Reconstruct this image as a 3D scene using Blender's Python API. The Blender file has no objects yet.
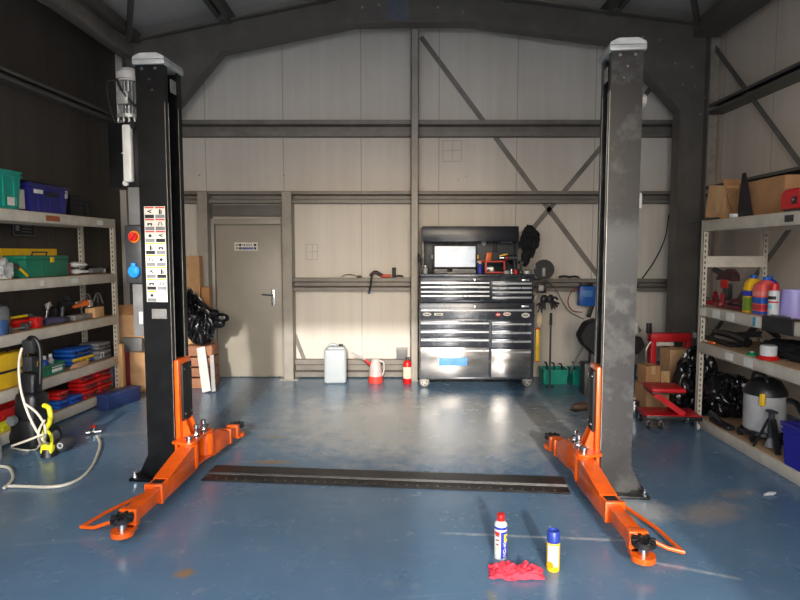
import bpy, bmesh, math, random
from mathutils import Vector, Matrix, Euler, noise
R = math.radians
rnd = random.Random(7)
SC = bpy.context.scene
COL = SC.collection

# ---------------------------------------------------------------- camera numbers
F, PITCH, EYE = 601.0, R(4.47), 1.63
SP, CP = math.sin(PITCH), math.cos(PITCH)
def zat(py, Y):                       # height of a sight line at distance Y
    return EYE + Y * math.tan(math.atan((300 - py) / F) - PITCH)
def xat(px, Y, z):
    return (px - 400) / F * (Y * CP - (z - EYE) * SP)
def at(px, py, Y):
    z = zat(py, Y)
    return Vector((xat(px, Y, z), Y, z))
def ground(px, py, z=0.0):
    Y = (EYE - z) / math.tan(math.atan((py - 300) / F) + PITCH)
    return Vector((xat(px, Y, z), Y, z))

# ---------------------------------------------------------------- materials
def lin(c):
    o = []
    for v in c:
        v /= 255.0
        o.append(v / 12.92 if v <= 0.04045 else ((v + 0.055) / 1.055) ** 2.4)
    return (*o, 1.0)
MATS = {}
def mat(name, col, rough=0.5, metal=0.0, var=0.12, scale=9.0, bump=0.0, bscale=60.0, col2=None,
        patch=0.0, alpha=None, trans=0.0, coat=0.0, spec=0.5, stretch=None):
    if name in MATS: return MATS[name]
    m = bpy.data.materials.new(name); m.use_nodes = True
    nt = m.node_tree; N = nt.nodes; L = nt.links
    b = N['Principled BSDF']
    b.inputs['Roughness'].default_value = rough
    b.inputs['Metallic'].default_value = metal
    b.inputs['Specular IOR Level'].default_value = spec
    b.inputs['Coat Weight'].default_value = coat
    b.inputs['Transmission Weight'].default_value = trans
    tc = N.new('ShaderNodeTexCoord')
    src = tc.outputs['Object']
    if stretch:
        mp = N.new('ShaderNodeMapping'); mp.inputs['Scale'].default_value = stretch
        L.new(src, mp.inputs['Vector']); src = mp.outputs['Vector']
    nz = N.new('ShaderNodeTexNoise'); nz.inputs['Scale'].default_value = scale
    nz.inputs['Detail'].default_value = 6; nz.inputs['Roughness'].default_value = 0.62
    L.new(src, nz.inputs['Vector'])
    c = lin(col)
    c2 = lin(col2) if col2 else (*[min(1, v * (1 + var * 2.2)) for v in c[:3]], 1)
    c1 = (*[v * (1 - var * 1.6) for v in c[:3]], 1) if not col2 else c
    rp = N.new('ShaderNodeValToRGB')
    rp.color_ramp.elements[0].position = 0.33 if not patch else patch; rp.color_ramp.elements[0].color = c1
    rp.color_ramp.elements[1].position = 0.72 if not patch else min(1, patch + 0.12); rp.color_ramp.elements[1].color = c2
    L.new(nz.outputs['Fac'], rp.inputs['Fac']); L.new(rp.outputs['Color'], b.inputs['Base Color'])
    mr = N.new('ShaderNodeMapRange'); mr.inputs['To Min'].default_value = max(0.02, rough - 0.12); mr.inputs['To Max'].default_value = min(1, rough + 0.12)
    L.new(nz.outputs['Fac'], mr.inputs['Value']); L.new(mr.outputs['Result'], b.inputs['Roughness'])
    if bump:
        n2 = N.new('ShaderNodeTexNoise'); n2.inputs['Scale'].default_value = bscale; n2.inputs['Detail'].default_value = 4
        L.new(src, n2.inputs['Vector'])
        bp = N.new('ShaderNodeBump'); bp.inputs['Strength'].default_value = bump; bp.inputs['Distance'].default_value = 0.01
        L.new(n2.outputs['Fac'], bp.inputs['Height']); L.new(bp.outputs['Normal'], b.inputs['Normal'])
    if alpha is not None:
        b.inputs['Alpha'].default_value = alpha
    MATS[name] = m
    return m

# ---------------------------------------------------------------- mesh builder
class MB:
    def __init__(s, M=None):
        s.bm = bmesh.new(); s.mi = 0; s.M = M or Matrix.Identity(4)
    def _merge(s, t, M=None):
        X = s.M @ M if M is not None else s.M
        vs = [s.bm.verts.new(X @ v.co) for v in t.verts]
        t.verts.index_update()
        flip = X.determinant() < 0
        for f in t.faces:
            idx = [v.index for v in f.verts]
            if flip: idx.reverse()
            try:
                nf = s.bm.faces.new([vs[i] for i in idx]); nf.material_index = s.mi; nf.smooth = True
            except ValueError: pass
        t.free(); return s
    def m(s, i): s.mi = i; return s
    def box(s, c, d, rot=None, bev=0.0, seg=2, taper=None):
        t = bmesh.new(); bmesh.ops.create_cube(t, size=1)
        for v in t.verts:
            k = 1.0
            if taper and v.co.z < 0: k = taper
            v.co = Vector((v.co.x * d[0] * k, v.co.y * d[1] * k, v.co.z * d[2]))
        if bev:
            bmesh.ops.bevel(t, geom=t.edges[:], offset=min(bev, min(d) * 0.45), segments=seg, affect='EDGES', profile=0.5)
        M = Matrix.Translation(c)
        if rot: M = M @ Euler([R(a) for a in rot]).to_matrix().to_4x4()
        return s._merge(t, M)
    def bx(s, x0, x1, y0, y1, z0, z1, bev=0.0, seg=2):
        return s.box(((x0 + x1) / 2, (y0 + y1) / 2, (z0 + z1) / 2), (abs(x1 - x0), abs(y1 - y0), abs(z1 - z0)), None, bev, seg)
    def bar(s, p0, p1, w, h, up=(0, 0, 1), bev=0.0):
        p0, p1 = Vector(p0), Vector(p1); d = p1 - p0; ln = d.length; y = d.normalized()
        u = Vector(up)
        if abs(y.dot(u)) > 0.98: u = Vector((1, 0, 0))
        x = y.cross(u).normalized(); z = x.cross(y)
        M = Matrix((( x.x, y.x, z.x, 0), (x.y, y.y, z.y, 0), (x.z, y.z, z.z, 0), (0, 0, 0, 1)))
        t = bmesh.new(); bmesh.ops.create_cube(t, size=1)
        for v in t.verts: v.co = Vector((v.co.x * w, v.co.y * ln, v.co.z * h))
        if bev: bmesh.ops.bevel(t, geom=t.edges[:], offset=bev, segments=2, affect='EDGES')
        return s._merge(t, Matrix.Translation((p0 + p1) / 2) @ M)
    def cyl(s, p0, p1, r, r2=None, seg=20, bev=0.0):
        p0, p1 = Vector(p0), Vector(p1); d = p1 - p0
        t = bmesh.new()
        bmesh.ops.create_cone(t, cap_ends=True, segments=seg, radius1=r, radius2=r if r2 is None else r2, depth=d.length)
        if bev:
            es = [e for e in t.edges if abs(e.verts[0].co.z - e.verts[1].co.z) < 1e-6]
            bmesh.ops.bevel(t, geom=es, offset=bev, segments=2, affect='EDGES')
        q = Vector((0, 0, 1)).rotation_difference(d.normalized())
        return s._merge(t, Matrix.Translation((p0 + p1) / 2) @ q.to_matrix().to_4x4())
    def sph(s, c, r, seg=16, rot=None):
        t = bmesh.new(); bmesh.ops.create_uvsphere(t, u_segments=seg, v_segments=max(6, seg // 2), radius=1)
        rr = r if hasattr(r, '__len__') else (r, r, r)
        M = Matrix.Translation(c)
        if rot: M = M @ Euler([R(a) for a in rot]).to_matrix().to_4x4()
        return s._merge(t, M @ Matrix.Diagonal((*rr, 1)))
    def lathe(s, prof, c=(0, 0, 0), seg=24, sx=1.0, sy=1.0, M=None, sq=0.0):
        # profile [(r, z)]; sq > 0 squares the section off
        t = bmesh.new(); rings = []
        for r, z in prof:
            if r < 1e-5: rings.append([t.verts.new((0, 0, z))]); continue
            ring = []
            for i in range(seg):
                a = 2 * math.pi * (i + 0.5) / seg; ca, sa = math.cos(a), math.sin(a)
                k = 1.0
                if sq: k = 1.0 / (abs(ca) ** (2 + sq * 8) + abs(sa) ** (2 + sq * 8)) ** (1 / (2 + sq * 8))
                ring.append(t.verts.new((r * k * ca * sx, r * k * sa * sy, z)))
            rings.append(ring)
        for a, b in zip(rings, rings[1:]):
            if len(a) == 1 and len(b) == 1: continue
            for i in range(seg):
                j = (i + 1) % seg
                if len(a) == 1: t.faces.new((a[0], b[j], b[i])) if False else t.faces.new((a[0], b[i], b[j]))
                elif len(b) == 1: t.faces.new((a[i], a[j], b[0]))
                else: t.faces.new((a[i], a[j], b[j], b[i]))
        for e in (rings[0], rings[-1]):
            if len(e) > 1: t.faces.new(e)
        bmesh.ops.recalc_face_normals(t, faces=t.faces[:])
        return s._merge(t, Matrix.Translation(c) @ (M or Matrix.Identity(4)))
    def prism(s, poly, z0, z1, M=None, bev=0.0):
        t = bmesh.new()
        a = [t.verts.new((x, y, z0)) for x, y in poly]; b = [t.verts.new((x, y, z1)) for x, y in poly]
        n = len(poly)
        t.faces.new(a); t.faces.new(b)
        for i in range(n): t.faces.new((a[i], a[(i + 1) % n], b[(i + 1) % n], b[i]))
        bmesh.ops.recalc_face_normals(t, faces=t.faces[:])
        if bev: bmesh.ops.bevel(t, geom=t.edges[:], offset=bev, segments=1, affect='EDGES')
        return s._merge(t, M)
    def tube(s, pts, r, seg=8, smooth=0, closed=False):
        P = [Vector(p) for p in pts]
        if smooth: P = catmull(P, smooth, closed)
        n = len(P); t = bmesh.new(); rings = []
        tang = [((P[(i + 1) % n] if closed else P[min(i + 1, n - 1)]) - (P[i - 1] if closed else P[max(i - 1, 0)])).normalized() for i in range(n)]
        u = tang[0].orthogonal().normalized()
        for i in range(n):
            if i: u = (tang[i - 1].rotation_difference(tang[i])) @ u
            u = (u - tang[i] * u.dot(tang[i])).normalized(); w = tang[i].cross(u)
            rr = r[i] if hasattr(r, '__len__') and len(r) == n else (r if not hasattr(r, '__len__') else r[0] + (r[-1] - r[0]) * i / max(1, n - 1))
            rings.append([t.verts.new(P[i] + (u * math.cos(2 * math.pi * k / seg) + w * math.sin(2 * math.pi * k / seg)) * rr) for k in range(seg)])
        pairs = list(zip(rings, rings[1:])) + ([(rings[-1], rings[0])] if closed else [])
        for a, b in pairs:
            for k in range(seg): t.faces.new((a[k], a[(k + 1) % seg], b[(k + 1) % seg], b[k]))
        if not closed:
            t.faces.new(rings[0][::-1]); t.faces.new(rings[-1])
        bmesh.ops.recalc_face_normals(t, faces=t.faces[:])
        return s._merge(t)
    def blob(s, c, d, seed=0, amp=0.15, freq=2.2, sub=4, floor=None, crease=0.0, shape=None, pleat=0.0):
        t = bmesh.new(); bmesh.ops.create_icosphere(t, subdivisions=sub, radius=1)
        o = Vector((seed * 3.7, seed * 1.3, seed * 2.1))
        for v in t.verts:
            p = v.co.copy()
            k = 1 + amp * noise.noise(p * freq + o) + amp * 0.5 * noise.noise(p * freq * 2.3 + o)
            if crease: k -= crease * (1 - abs(noise.noise(p * freq * 1.7 + o * 2))) ** 6
            if pleat:
                hxy = math.hypot(p.x, p.y) + 1e-6; w = Vector((p.x / hxy * 1.9, p.y / hxy * 1.9, p.z * 0.9 + 0.35 * noise.noise(p * 2 + o)))
                k -= pleat * (1 - abs(noise.noise(w * 1.8 + o))) ** 5 * min(1, hxy * 2)
            if shape: p = shape(p)
            q = Vector((p.x * k * d[0], p.y * k * d[1], p.z * k * d[2]))
            v.co = q
        for v in t.verts:
            w = v.co + Vector(c)
            if floor is not None and w.z < floor: w.z = floor + (w.z - floor) * 0.02 if False else floor
            v.co = w
        return s._merge(t)
    def quad(s, pts):
        t = bmesh.new(); t.faces.new([t.verts.new(p) for p in pts]); return s._merge(t)
    def text(s, body, size, M, depth=0.0008):
        cu = bpy.data.curves.new('lettering', 'FONT'); cu.body = body; cu.size = size
        cu.align_x = 'CENTER'; cu.align_y = 'CENTER'; cu.extrude = depth; cu.resolution_u = 3
        ob = bpy.data.objects.new('lettering', cu)
        me = bpy.data.meshes.new_from_object(ob)
        t = bmesh.new(); t.from_mesh(me)
        bpy.data.objects.remove(ob); bpy.data.curves.remove(cu); bpy.data.meshes.remove(me)
        return s._merge(t, M)
    def sheet(s, fn, nu, nv, thick=0.003):
        # a soft sheet with thickness: fn(u, v) -> point
        t = bmesh.new()
        g = [[t.verts.new(fn(i / nu, j / nv)) for j in range(nv + 1)] for i in range(nu + 1)]
        for i in range(nu):
            for j in range(nv): t.faces.new((g[i][j], g[i + 1][j], g[i + 1][j + 1], g[i][j + 1]))
        bmesh.ops.recalc_face_normals(t, faces=t.faces[:])
        bmesh.ops.solidify(t, geom=t.faces[:], thickness=thick)
        return s._merge(t)
    def done(s, name, m, parent=None, loc=None, rz=None, sharp=38):
        me = bpy.data.meshes.new(name); s.bm.to_mesh(me); s.bm.free()
        for k in (m if isinstance(m, (list, tuple)) else [m]): me.materials.append(k)
        try: me.set_sharp_from_angle(angle=R(sharp))
        except Exception: pass
        o = bpy.data.objects.new(name, me); COL.objects.link(o)
        if parent is not None: o.parent = parent
        if loc is not None: o.location = loc
        if rz is not None: o.rotation_euler = (0, 0, R(rz))
        return o

def catmull(P, k, closed=False):
    out = []; n = len(P)
    rng = range(n) if closed else range(n - 1)
    for i in rng:
        if closed: a, b, c, d = P[i - 1], P[i], P[(i + 1) % n], P[(i + 2) % n]
        else: a, b, c, d = P[max(i - 1, 0)], P[i], P[i + 1], P[min(i + 2, n - 1)]
        for j in range(k):
            t = j / k
            out.append(0.5 * ((2 * b) + (c - a) * t + (2 * a - 5 * b + 4 * c - d) * t * t + (3 * b - a - 3 * c + d) * t ** 3))
    if not closed: out.append(P[-1])
    return out

def thing(name, label, cat, loc=(0, 0, 0), rz=0.0, group=None):
    o = bpy.data.objects.new(name, None); COL.objects.link(o)
    o.empty_display_size = 0.1
    o.location = loc; o.rotation_euler = (0, 0, R(rz))
    return tag(o, label, cat, group)
def tag(o, label, cat, group=None):
    o['label'] = label; o['category'] = cat
    if group: o['group'] = group
    return o
def struct(name, mb, m, loc=None, rz=None):
    o = mb.done(name, m, None, loc, rz); o['kind'] = 'structure'; return o
def dup(o, parent=None, loc=None, rz=None, label=None):
    c = o.copy(); COL.objects.link(c)
    if parent is not None: c.parent = parent
    if loc is not None: c.location = loc
    if rz is not None: c.rotation_euler = (0, 0, R(rz))
    if label: c['label'] = label
    for ch in list(o.children): dup(ch, c)
    return c
def TM(loc, rx=0, ry=0, rz=0):
    return Matrix.Translation(loc) @ Euler((R(rx), R(ry), R(rz))).to_matrix().to_4x4()
# ================================================================ materials of the place
M_orange = mat('orange_paint', (226, 90, 12), 0.34, var=0.08, scale=14, coat=0.2)
M_black = mat('black_paint', (11, 12, 14), 0.4, var=0.2, scale=7, spec=0.3)
M_dusty = mat('dusty_black_paint', (32, 32, 34), 0.4, scale=5, var=0.25, col2=(68, 67, 66), patch=0.5, spec=0.4)
M_steel = mat('galvanised_steel', (150, 148, 142), 0.42, 0.6, var=0.15, scale=16)
M_chrome = mat('bright_metal', (200, 200, 200), 0.22, 1.0, var=0.06)
M_alu = mat('brushed_aluminium', (225, 227, 230), 0.28, 0.75, var=0.05)
M_rubber = mat('black_rubber', (22, 22, 23), 0.62, var=0.2)
M_plastic_black = mat('black_plastic', (24, 24, 26), 0.42, var=0.15)
M_frame = mat('grey_frame_steel', (98, 93, 86), 0.55, 0.0, var=0.12, scale=3.5, bump=0.05)
M_girt = mat('zinc_rail', (118, 113, 106), 0.5, 0.25, var=0.12, scale=5)
M_shelf_steel = mat('grey_racking_paint', (206, 196, 178), 0.45, var=0.08, scale=6)
M_chip = mat('chipboard', (186, 150, 112), 0.8, var=0.14, scale=40)
M_card = mat('cardboard', (176, 128, 86), 0.85, var=0.09, scale=5, bump=0.05)
M_card2 = mat('pale_cardboard', (196, 152, 108), 0.85, var=0.09, scale=5)
M_tape = mat('parcel_tape', (190, 160, 112), 0.3, var=0.05)
M_bin_bag = mat('black_bag_film', (14, 14, 16), 0.26, var=0.1, scale=4, bump=0.12, bscale=18, coat=0.2)
M_white = mat('white_plastic', (206, 206, 202), 0.4, var=0.05)
M_ivory = mat('ivory_plastic', (214, 206, 186), 0.45, var=0.06)
M_red = mat('red_plastic', (200, 26, 24), 0.36, var=0.1)
M_dred = mat('dark_red_paint', (132, 24, 30), 0.4, var=0.15)
M_blue = mat('blue_plastic', (22, 84, 168), 0.38, var=0.1)
M_navy = mat('navy_plastic', (34, 36, 112), 0.4, var=0.1)
M_green = mat('green_plastic', (20, 112, 84), 0.42, var=0.1)
M_teal = mat('teal_plastic', (18, 150, 130), 0.42, var=0.08)
M_yellow = mat('yellow_plastic', (236, 186, 18), 0.4, var=0.08)
M_lime = mat('lime_plastic', (222, 212, 40), 0.4, var=0.08)
M_grey = mat('grey_plastic', (112, 112, 112), 0.5, var=0.1)
M_dgrey = mat('charcoal_plastic', (52, 53, 56), 0.45, var=0.12)
M_lgrey = mat('pale_grey_plastic', (168, 166, 164), 0.45, var=0.08)
M_wood = mat('raw_timber', (206, 160, 108), 0.7, var=0.12, scale=6, stretch=(6, 6, 1))
M_paper = mat('paper_label', (226, 222, 210), 0.7, var=0.05)
M_label_dark = mat('printed_black', (30, 30, 32), 0.6, var=0.05)
M_label_red = mat('printed_red', (206, 30, 34), 0.5, var=0.05)
M_label_yellow = mat('printed_yellow', (238, 208, 30), 0.5, var=0.05)
M_label_blue = mat('printed_blue', (38, 52, 168), 0.45, var=0.05)
M_label_grey = mat('printed_grey', (130, 130, 132), 0.6, var=0.1)

def floor_material():
    m = bpy.data.materials.new('painted_concrete'); m.use_nodes = True
    nt = m.node_tree; N = nt.nodes; L = nt.links; b = N['Principled BSDF']
    tc = N.new('ShaderNodeTexCoord'); P = tc.outputs['Object']
    def noise_(scale, det=6, rough=0.6, vec=P, dist=0.0):
        n = N.new('ShaderNodeTexNoise'); n.inputs['Scale'].default_value = scale; n.inputs['Detail'].default_value = det
        n.inputs['Roughness'].default_value = rough; n.inputs['Distortion'].default_value = dist; L.new(vec, n.inputs['Vector']); return n.outputs['Fac']
    def ramp(v, a, c, ca=(0, 0, 0, 1), cb=(1, 1, 1, 1)):
        r = N.new('ShaderNodeValToRGB'); r.color_ramp.elements[0].position = a; r.color_ramp.elements[1].position = c
        r.color_ramp.elements[0].color = ca; r.color_ramp.elements[1].color = cb; L.new(v, r.inputs['Fac']); return r.outputs['Color']
    def math_(op, a, b_=None, clamp=False):
        n = N.new('ShaderNodeMath'); n.operation = op; n.use_clamp = clamp
        for i, v in enumerate((a, b_)):
            if v is None: continue
            if isinstance(v, (int, float)): n.inputs[i].default_value = v
            else: L.new(v, n.inputs[i])
        return n.outputs[0]
    def mixc(fac, a, c):
        n = N.new('ShaderNodeMix'); n.data_type = 'RGBA'
        if isinstance(fac, (int, float)): n.inputs[0].default_value = fac
        else: L.new(fac, n.inputs[0])
        for i, v in ((6, a), (7, c)):
            if isinstance(v, tuple): n.inputs[i].default_value = v
            else: L.new(v, n.inputs[i])
        return n.outputs[2]
    def mapped(loc, rz, sc):
        mp = N.new('ShaderNodeMapping'); mp.vector_type = 'TEXTURE'
        mp.inputs['Location'].default_value = loc; mp.inputs['Rotation'].default_value = (0, 0, rz); mp.inputs['Scale'].default_value = sc
        L.new(P, mp.inputs['Vector']); return mp.outputs['Vector']
    big = noise_(0.9, 4)
    base = ramp(big, 0.3, 0.72, lin((82, 112, 138)), lin((101, 131, 156)))
    fine = noise_(14, 8, 0.7)
    base = mixc(math_('MULTIPLY', ramp(fine, 0.5, 0.75), 0.25), base, lin((124, 146, 160)))
    # long faint tyre and broom scuffs across and along
    for (ang, s1, s2, lo, amt, c) in ((0.12, 0.5, 9, 0.62, 0.30, (146, 160, 170)), (1.35, 0.6, 7, 0.64, 0.22, (150, 162, 170)), (0.7, 1.6, 16, 0.68, 0.35, (176, 182, 184))):
        v = mapped((0, 0, 0), ang, (1 / s1, 1 / s2, 1))
        base = mixc(math_('MULTIPLY', ramp(noise_(1.0, 6, 0.62, v), lo, lo + 0.08), amt), base, lin(c))
    # worn grey ground where cars stand, beyond the cable cover, paler to carry sunlight and reflection
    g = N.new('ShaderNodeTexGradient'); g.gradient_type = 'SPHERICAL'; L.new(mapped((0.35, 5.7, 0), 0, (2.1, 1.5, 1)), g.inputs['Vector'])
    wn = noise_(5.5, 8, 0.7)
    worn_lit = math_('MULTIPLY', ramp(math_('ADD', math_('MULTIPLY', g.outputs['Fac'], 0.75), math_('MULTIPLY', wn, 0.8)), 0.46, 0.8), 0.8)
    base = mixc(worn_lit, base, lin((178, 178, 174)))
    # black tyre rub marks in the worn ground
    v = mapped((0, 0, 0), 0.05, (0.35, 0.12, 1))
    rub = math_('MULTIPLY', ramp(noise_(1.6, 7, 0.65, v), 0.66, 0.74), ramp(g.outputs['Fac'], 0.15, 0.5))
    base = mixc(math_('MULTIPLY', rub, 0.55), base, lin((60, 64, 68)))
    # chips of pale dirt
    vo = N.new('ShaderNodeTexVoronoi'); vo.inputs['Scale'].default_value = 7.5; L.new(P, vo.inputs['Vector'])
    chip = math_('MULTIPLY', ramp(vo.outputs['Distance'], 0.05, 0.075, (1, 1, 1, 1), (0, 0, 0, 1)), ramp(noise_(2.4, 3), 0.52, 0.6))
    base = mixc(math_('MULTIPLY', chip, 0.8), base, lin((178, 182, 182)))
    # dust and rust spots with their own places
    def spot(c, sz, rz, colr, amt, freq=9, lo=0.5):
        nonlocal base
        q = N.new('ShaderNodeTexGradient'); q.gradient_type = 'SPHERICAL'; L.new(mapped((c[0], c[1], 0), rz, (sz[0], sz[1], 1)), q.inputs['Vector'])
        f = math_('MULTIPLY', ramp(math_('ADD', math_('MULTIPLY', q.outputs['Fac'], 0.7), math_('MULTIPLY', noise_(freq, 7, 0.68), 0.6)), lo, lo + 0.3), amt)
        f = math_('MULTIPLY', f, ramp(q.outputs['Fac'], 0.0, 0.2))
        base = mixc(f, base, lin(colr))
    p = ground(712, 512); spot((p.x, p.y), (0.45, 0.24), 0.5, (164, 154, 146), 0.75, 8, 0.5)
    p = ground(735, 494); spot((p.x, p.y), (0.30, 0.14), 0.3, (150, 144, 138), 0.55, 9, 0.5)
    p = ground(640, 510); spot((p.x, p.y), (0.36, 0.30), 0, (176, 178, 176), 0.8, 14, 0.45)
    p = ground(185, 573); spot((p.x, p.y), (0.10, 0.07), 0.2, (150, 122, 84), 0.9, 14, 0.5)
    p = ground(272, 462); spot((p.x, p.y), (0.28, 0.09), 0.0, (138, 116, 84), 0.8, 10, 0.5)
    p = ground(275, 437); spot((p.x, p.y), (0.22, 0.10), 0.0, (130, 118, 92), 0.7, 10, 0.55)
    p = ground(492, 596); spot((p.x, p.y), (0.04, 0.12), 0.0, (150, 140, 104), 0.4, 14, 0.5)
    # a chalky scraped line in front of the posts
    def line(a, c, w, colr, amt):
        nonlocal base
        d = c - a; ang = math.atan2(d.y, d.x); mid = (a + c) / 2; ln = d.length
        v = mapped((mid.x, mid.y, 0), ang, (ln / 2, w, 1))
        sx = N.new('ShaderNodeSeparateXYZ'); L.new(v, sx.inputs[0])
        wob = math_('MULTIPLY', math_('SUBTRACT', noise_(5, 5), 0.5), 1.4)
        fy = ramp(math_('ABSOLUTE', math_('ADD', sx.outputs[1], wob)), 0.35, 1.0, (1, 1, 1, 1), (0, 0, 0, 1))
        fx = ramp(math_('ABSOLUTE', sx.outputs[0]), 0.85, 1.0, (1, 1, 1, 1), (0, 0, 0, 1))
        f = math_('MULTIPLY', math_('MULTIPLY', fy, fx), ramp(noise_(10, 6, 0.7), 0.3, 0.6))
        base = mixc(math_('MULTIPLY', f, amt), base, lin(colr))
    line(ground(437, 533), ground(640, 541), 0.02, (196, 200, 200), 0.7)
    line(ground(640, 560), ground(745, 580), 0.02, (186, 190, 192), 0.7)
    line(ground(88, 436), ground(150, 432), 0.06, (150, 156, 158), 0.6)
    L.new(base, b.inputs['Base Color'])
    rg = N.new('ShaderNodeMapRange'); rg.inputs['To Min'].default_value = 0.12; rg.inputs['To Max'].default_value = 0.38
    L.new(noise_(3.2, 8, 0.7), rg.inputs['Value'])
    L.new(rg.outputs['Result'], b.inputs['Roughness'])
    b.inputs['Specular IOR Level'].default_value = 0.55
    bp = N.new('ShaderNodeBump'); bp.inputs['Strength'].default_value = 0.09; bp.inputs['Distance'].default_value = 0.01
    L.new(noise_(22, 8, 0.66), bp.inputs['Height']); L.new(bp.outputs['Normal'], b.inputs['Normal'])
    return m

def cladding(name, c1, c2, axis, joint=1.0, rough=0.55):
    # insulated wall panels: fine vertical flutes, a joint every panel, faint drips
    m = bpy.data.materials.new(name); m.use_nodes = True
    nt = m.node_tree; N = nt.nodes; L = nt.links; b = N['Principled BSDF']; b.inputs['Roughness'].default_value = rough
    tc = N.new('ShaderNodeTexCoord'); mp = N.new('ShaderNodeMapping'); L.new(tc.outputs['Object'], mp.inputs['Vector'])
    mp.inputs['Scale'].default_value = (5, 5, 0.22)
    n = N.new('ShaderNodeTexNoise'); n.inputs['Scale'].default_value = 1.3; n.inputs['Detail'].default_value = 7; L.new(mp.outputs['Vector'], n.inputs['Vector'])
    n2 = N.new('ShaderNodeTexNoise'); n2.inputs['Scale'].default_value = 1.1; n2.inputs['Detail'].default_value = 4; L.new(tc.outputs['Object'], n2.inputs['Vector'])
    ad = N.new('ShaderNodeMath'); ad.operation = 'ADD'; L.new(n.outputs['Fac'], ad.inputs[0]); L.new(n2.outputs['Fac'], ad.inputs[1])
    r = N.new('ShaderNodeValToRGB'); r.color_ramp.elements[0].position = 0.35; r.color_ramp.elements[1].position = 0.65
    hf = N.new('ShaderNodeMath'); hf.operation = 'MULTIPLY'; hf.inputs[1].default_value = 0.5; L.new(ad.outputs[0], hf.inputs[0])
    r.color_ramp.elements[0].color = lin(c1); r.color_ramp.elements[1].color = lin(c2); L.new(hf.outputs[0], r.inputs['Fac'])
    sx = N.new('ShaderNodeSeparateXYZ'); L.new(tc.outputs['Object'], sx.inputs[0])
    def saw(period, edge):
        d = N.new('ShaderNodeMath'); d.operation = 'DIVIDE'; d.inputs[1].default_value = period; L.new(sx.outputs[axis], d.inputs[0])
        f = N.new('ShaderNodeMath'); f.operation = 'FRACT'; L.new(d.outputs[0], f.inputs[0])
        s = N.new('ShaderNodeMath'); s.operation = 'SUBTRACT'; s.inputs[1].default_value = 0.5; L.new(f.outputs[0], s.inputs[0])
        a = N.new('ShaderNodeMath'); a.operation = 'ABSOLUTE'; L.new(s.outputs[0], a.inputs[0])
        q = N.new('ShaderNodeValToRGB'); q.color_ramp.elements[0].position = 0.0; q.color_ramp.elements[1].position = edge
        q.color_ramp.elements[0].color = (0, 0, 0, 1); q.color_ramp.elements[1].color = (1, 1, 1, 1); L.new(a.outputs[0], q.inputs['Fac']); return q.outputs['Color']
    fl, jt = saw(0.1, 0.09), saw(joint, 0.008)
    mx = N.new('ShaderNodeMix'); mx.data_type = 'RGBA'; L.new(jt, mx.inputs[0]); mx.inputs[6].default_value = lin([v * 0.74 for v in c1]); L.new(r.outputs['Color'], mx.inputs[7])
    L.new(mx.outputs[2], b.inputs['Base Color'])
    mm = N.new('ShaderNodeMath'); mm.operation = 'MULTIPLY'; L.new(fl, mm.inputs[0]); L.new(jt, mm.inputs[1])
    bp = N.new('ShaderNodeBump'); bp.inputs['Strength'].default_value = 0.35; bp.inputs['Distance'].default_value = 0.004
    L.new(mm.outputs[0], bp.inputs['Height']); L.new(bp.outputs['Normal'], b.inputs['Normal'])
    return m
M_clad_back = cladding('cream_wall_panel', (204, 196, 184), (217, 210, 199), 0)
M_clad_right = cladding('cream_side_panel', (226, 209, 190), (238, 222, 204), 1)
M_clad_left = cladding('dark_side_panel', (64, 57, 50), (79, 71, 63), 1, 0.9)
M_roof = cladding('roof_lining_sheet', (206, 200, 194), (222, 216, 210), 1, 1.0)

# ================================================================ the building
YB, YF = 7.85, -0.6           # gable wall and door wall, inner faces
XL, XR = -3.62, 3.95
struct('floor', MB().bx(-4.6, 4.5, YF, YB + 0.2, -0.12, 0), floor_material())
M_yard = mat('yard_concrete', (148, 150, 152), 0.85, var=0.1, scale=3)
struct('trim_yard', MB().bx(-14, 14, -16, YF - 0.001, -0.14, -0.005), M_yard)
struct('wall_back', MB().bx(-4.3, 4.2, YB, YB + 0.09, 0, 5.3), M_clad_back)
o = struct('wall_left', MB().bx(-0.09, 0, -8.7, 0.05, 0, 4.6), M_clad_left, (XL, YB, 0), -4.0)
struct('wall_right', MB().bx(XR, XR + 0.09, YF, YB, 0, 4.8), M_clad_right)
# door wall behind the camera, with the open roller door that lets the sun in
w = MB().bx(1.69, 4.3, YF - 0.12, YF, 0, 5.3).bx(-4.6, -2.95, YF - 0.12, YF, 0, 5.3).bx(-2.95, 1.69, YF - 0.12, YF, 3.24, 5.3)
struct('wall_front', w, mat('door_wall_panel', (218, 212, 202), 0.6))
# unseen wall, added outside to shade one half of the floor near the door
struct('wall_added_shade', MB().bx(-9.0, 0.16, -3.1, -2.9, 0, 2.28), mat('shade_wall_block', (130, 126, 118), 0.9, var=0.12))
# roof: two pitches, sheet on purlins on the gable rafter
def roof_z(x): return 4.79 + (0.2 * x if x < 0 else -0.126 * x)
def roof_slab(x0, x1, th, off):
    mb = MB(); z0, z1 = roof_z(x0) + off, roof_z(x1) + off
    mb.prism([(x0, z0), (x1, z1), (x1, z1 + th), (x0, z0 + th)], -YB - 0.1, -YF + 0.1, Matrix.Rotation(R(90), 4, 'X'))
    return mb
ce = roof_slab(-4.5, 0, 0.06, 0.17)
c2 = roof_slab(0, 4.4, 0.06, 0.17)
struct('ceiling', ce, M_roof); struct('ceiling', c2, M_roof)
def beam_xz(poly, y0, y1):      # polygon in x-z pushed through y
    return MB().prism(poly, -y1, -y0, Matrix.Rotation(R(90), 4, 'X'))
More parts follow.
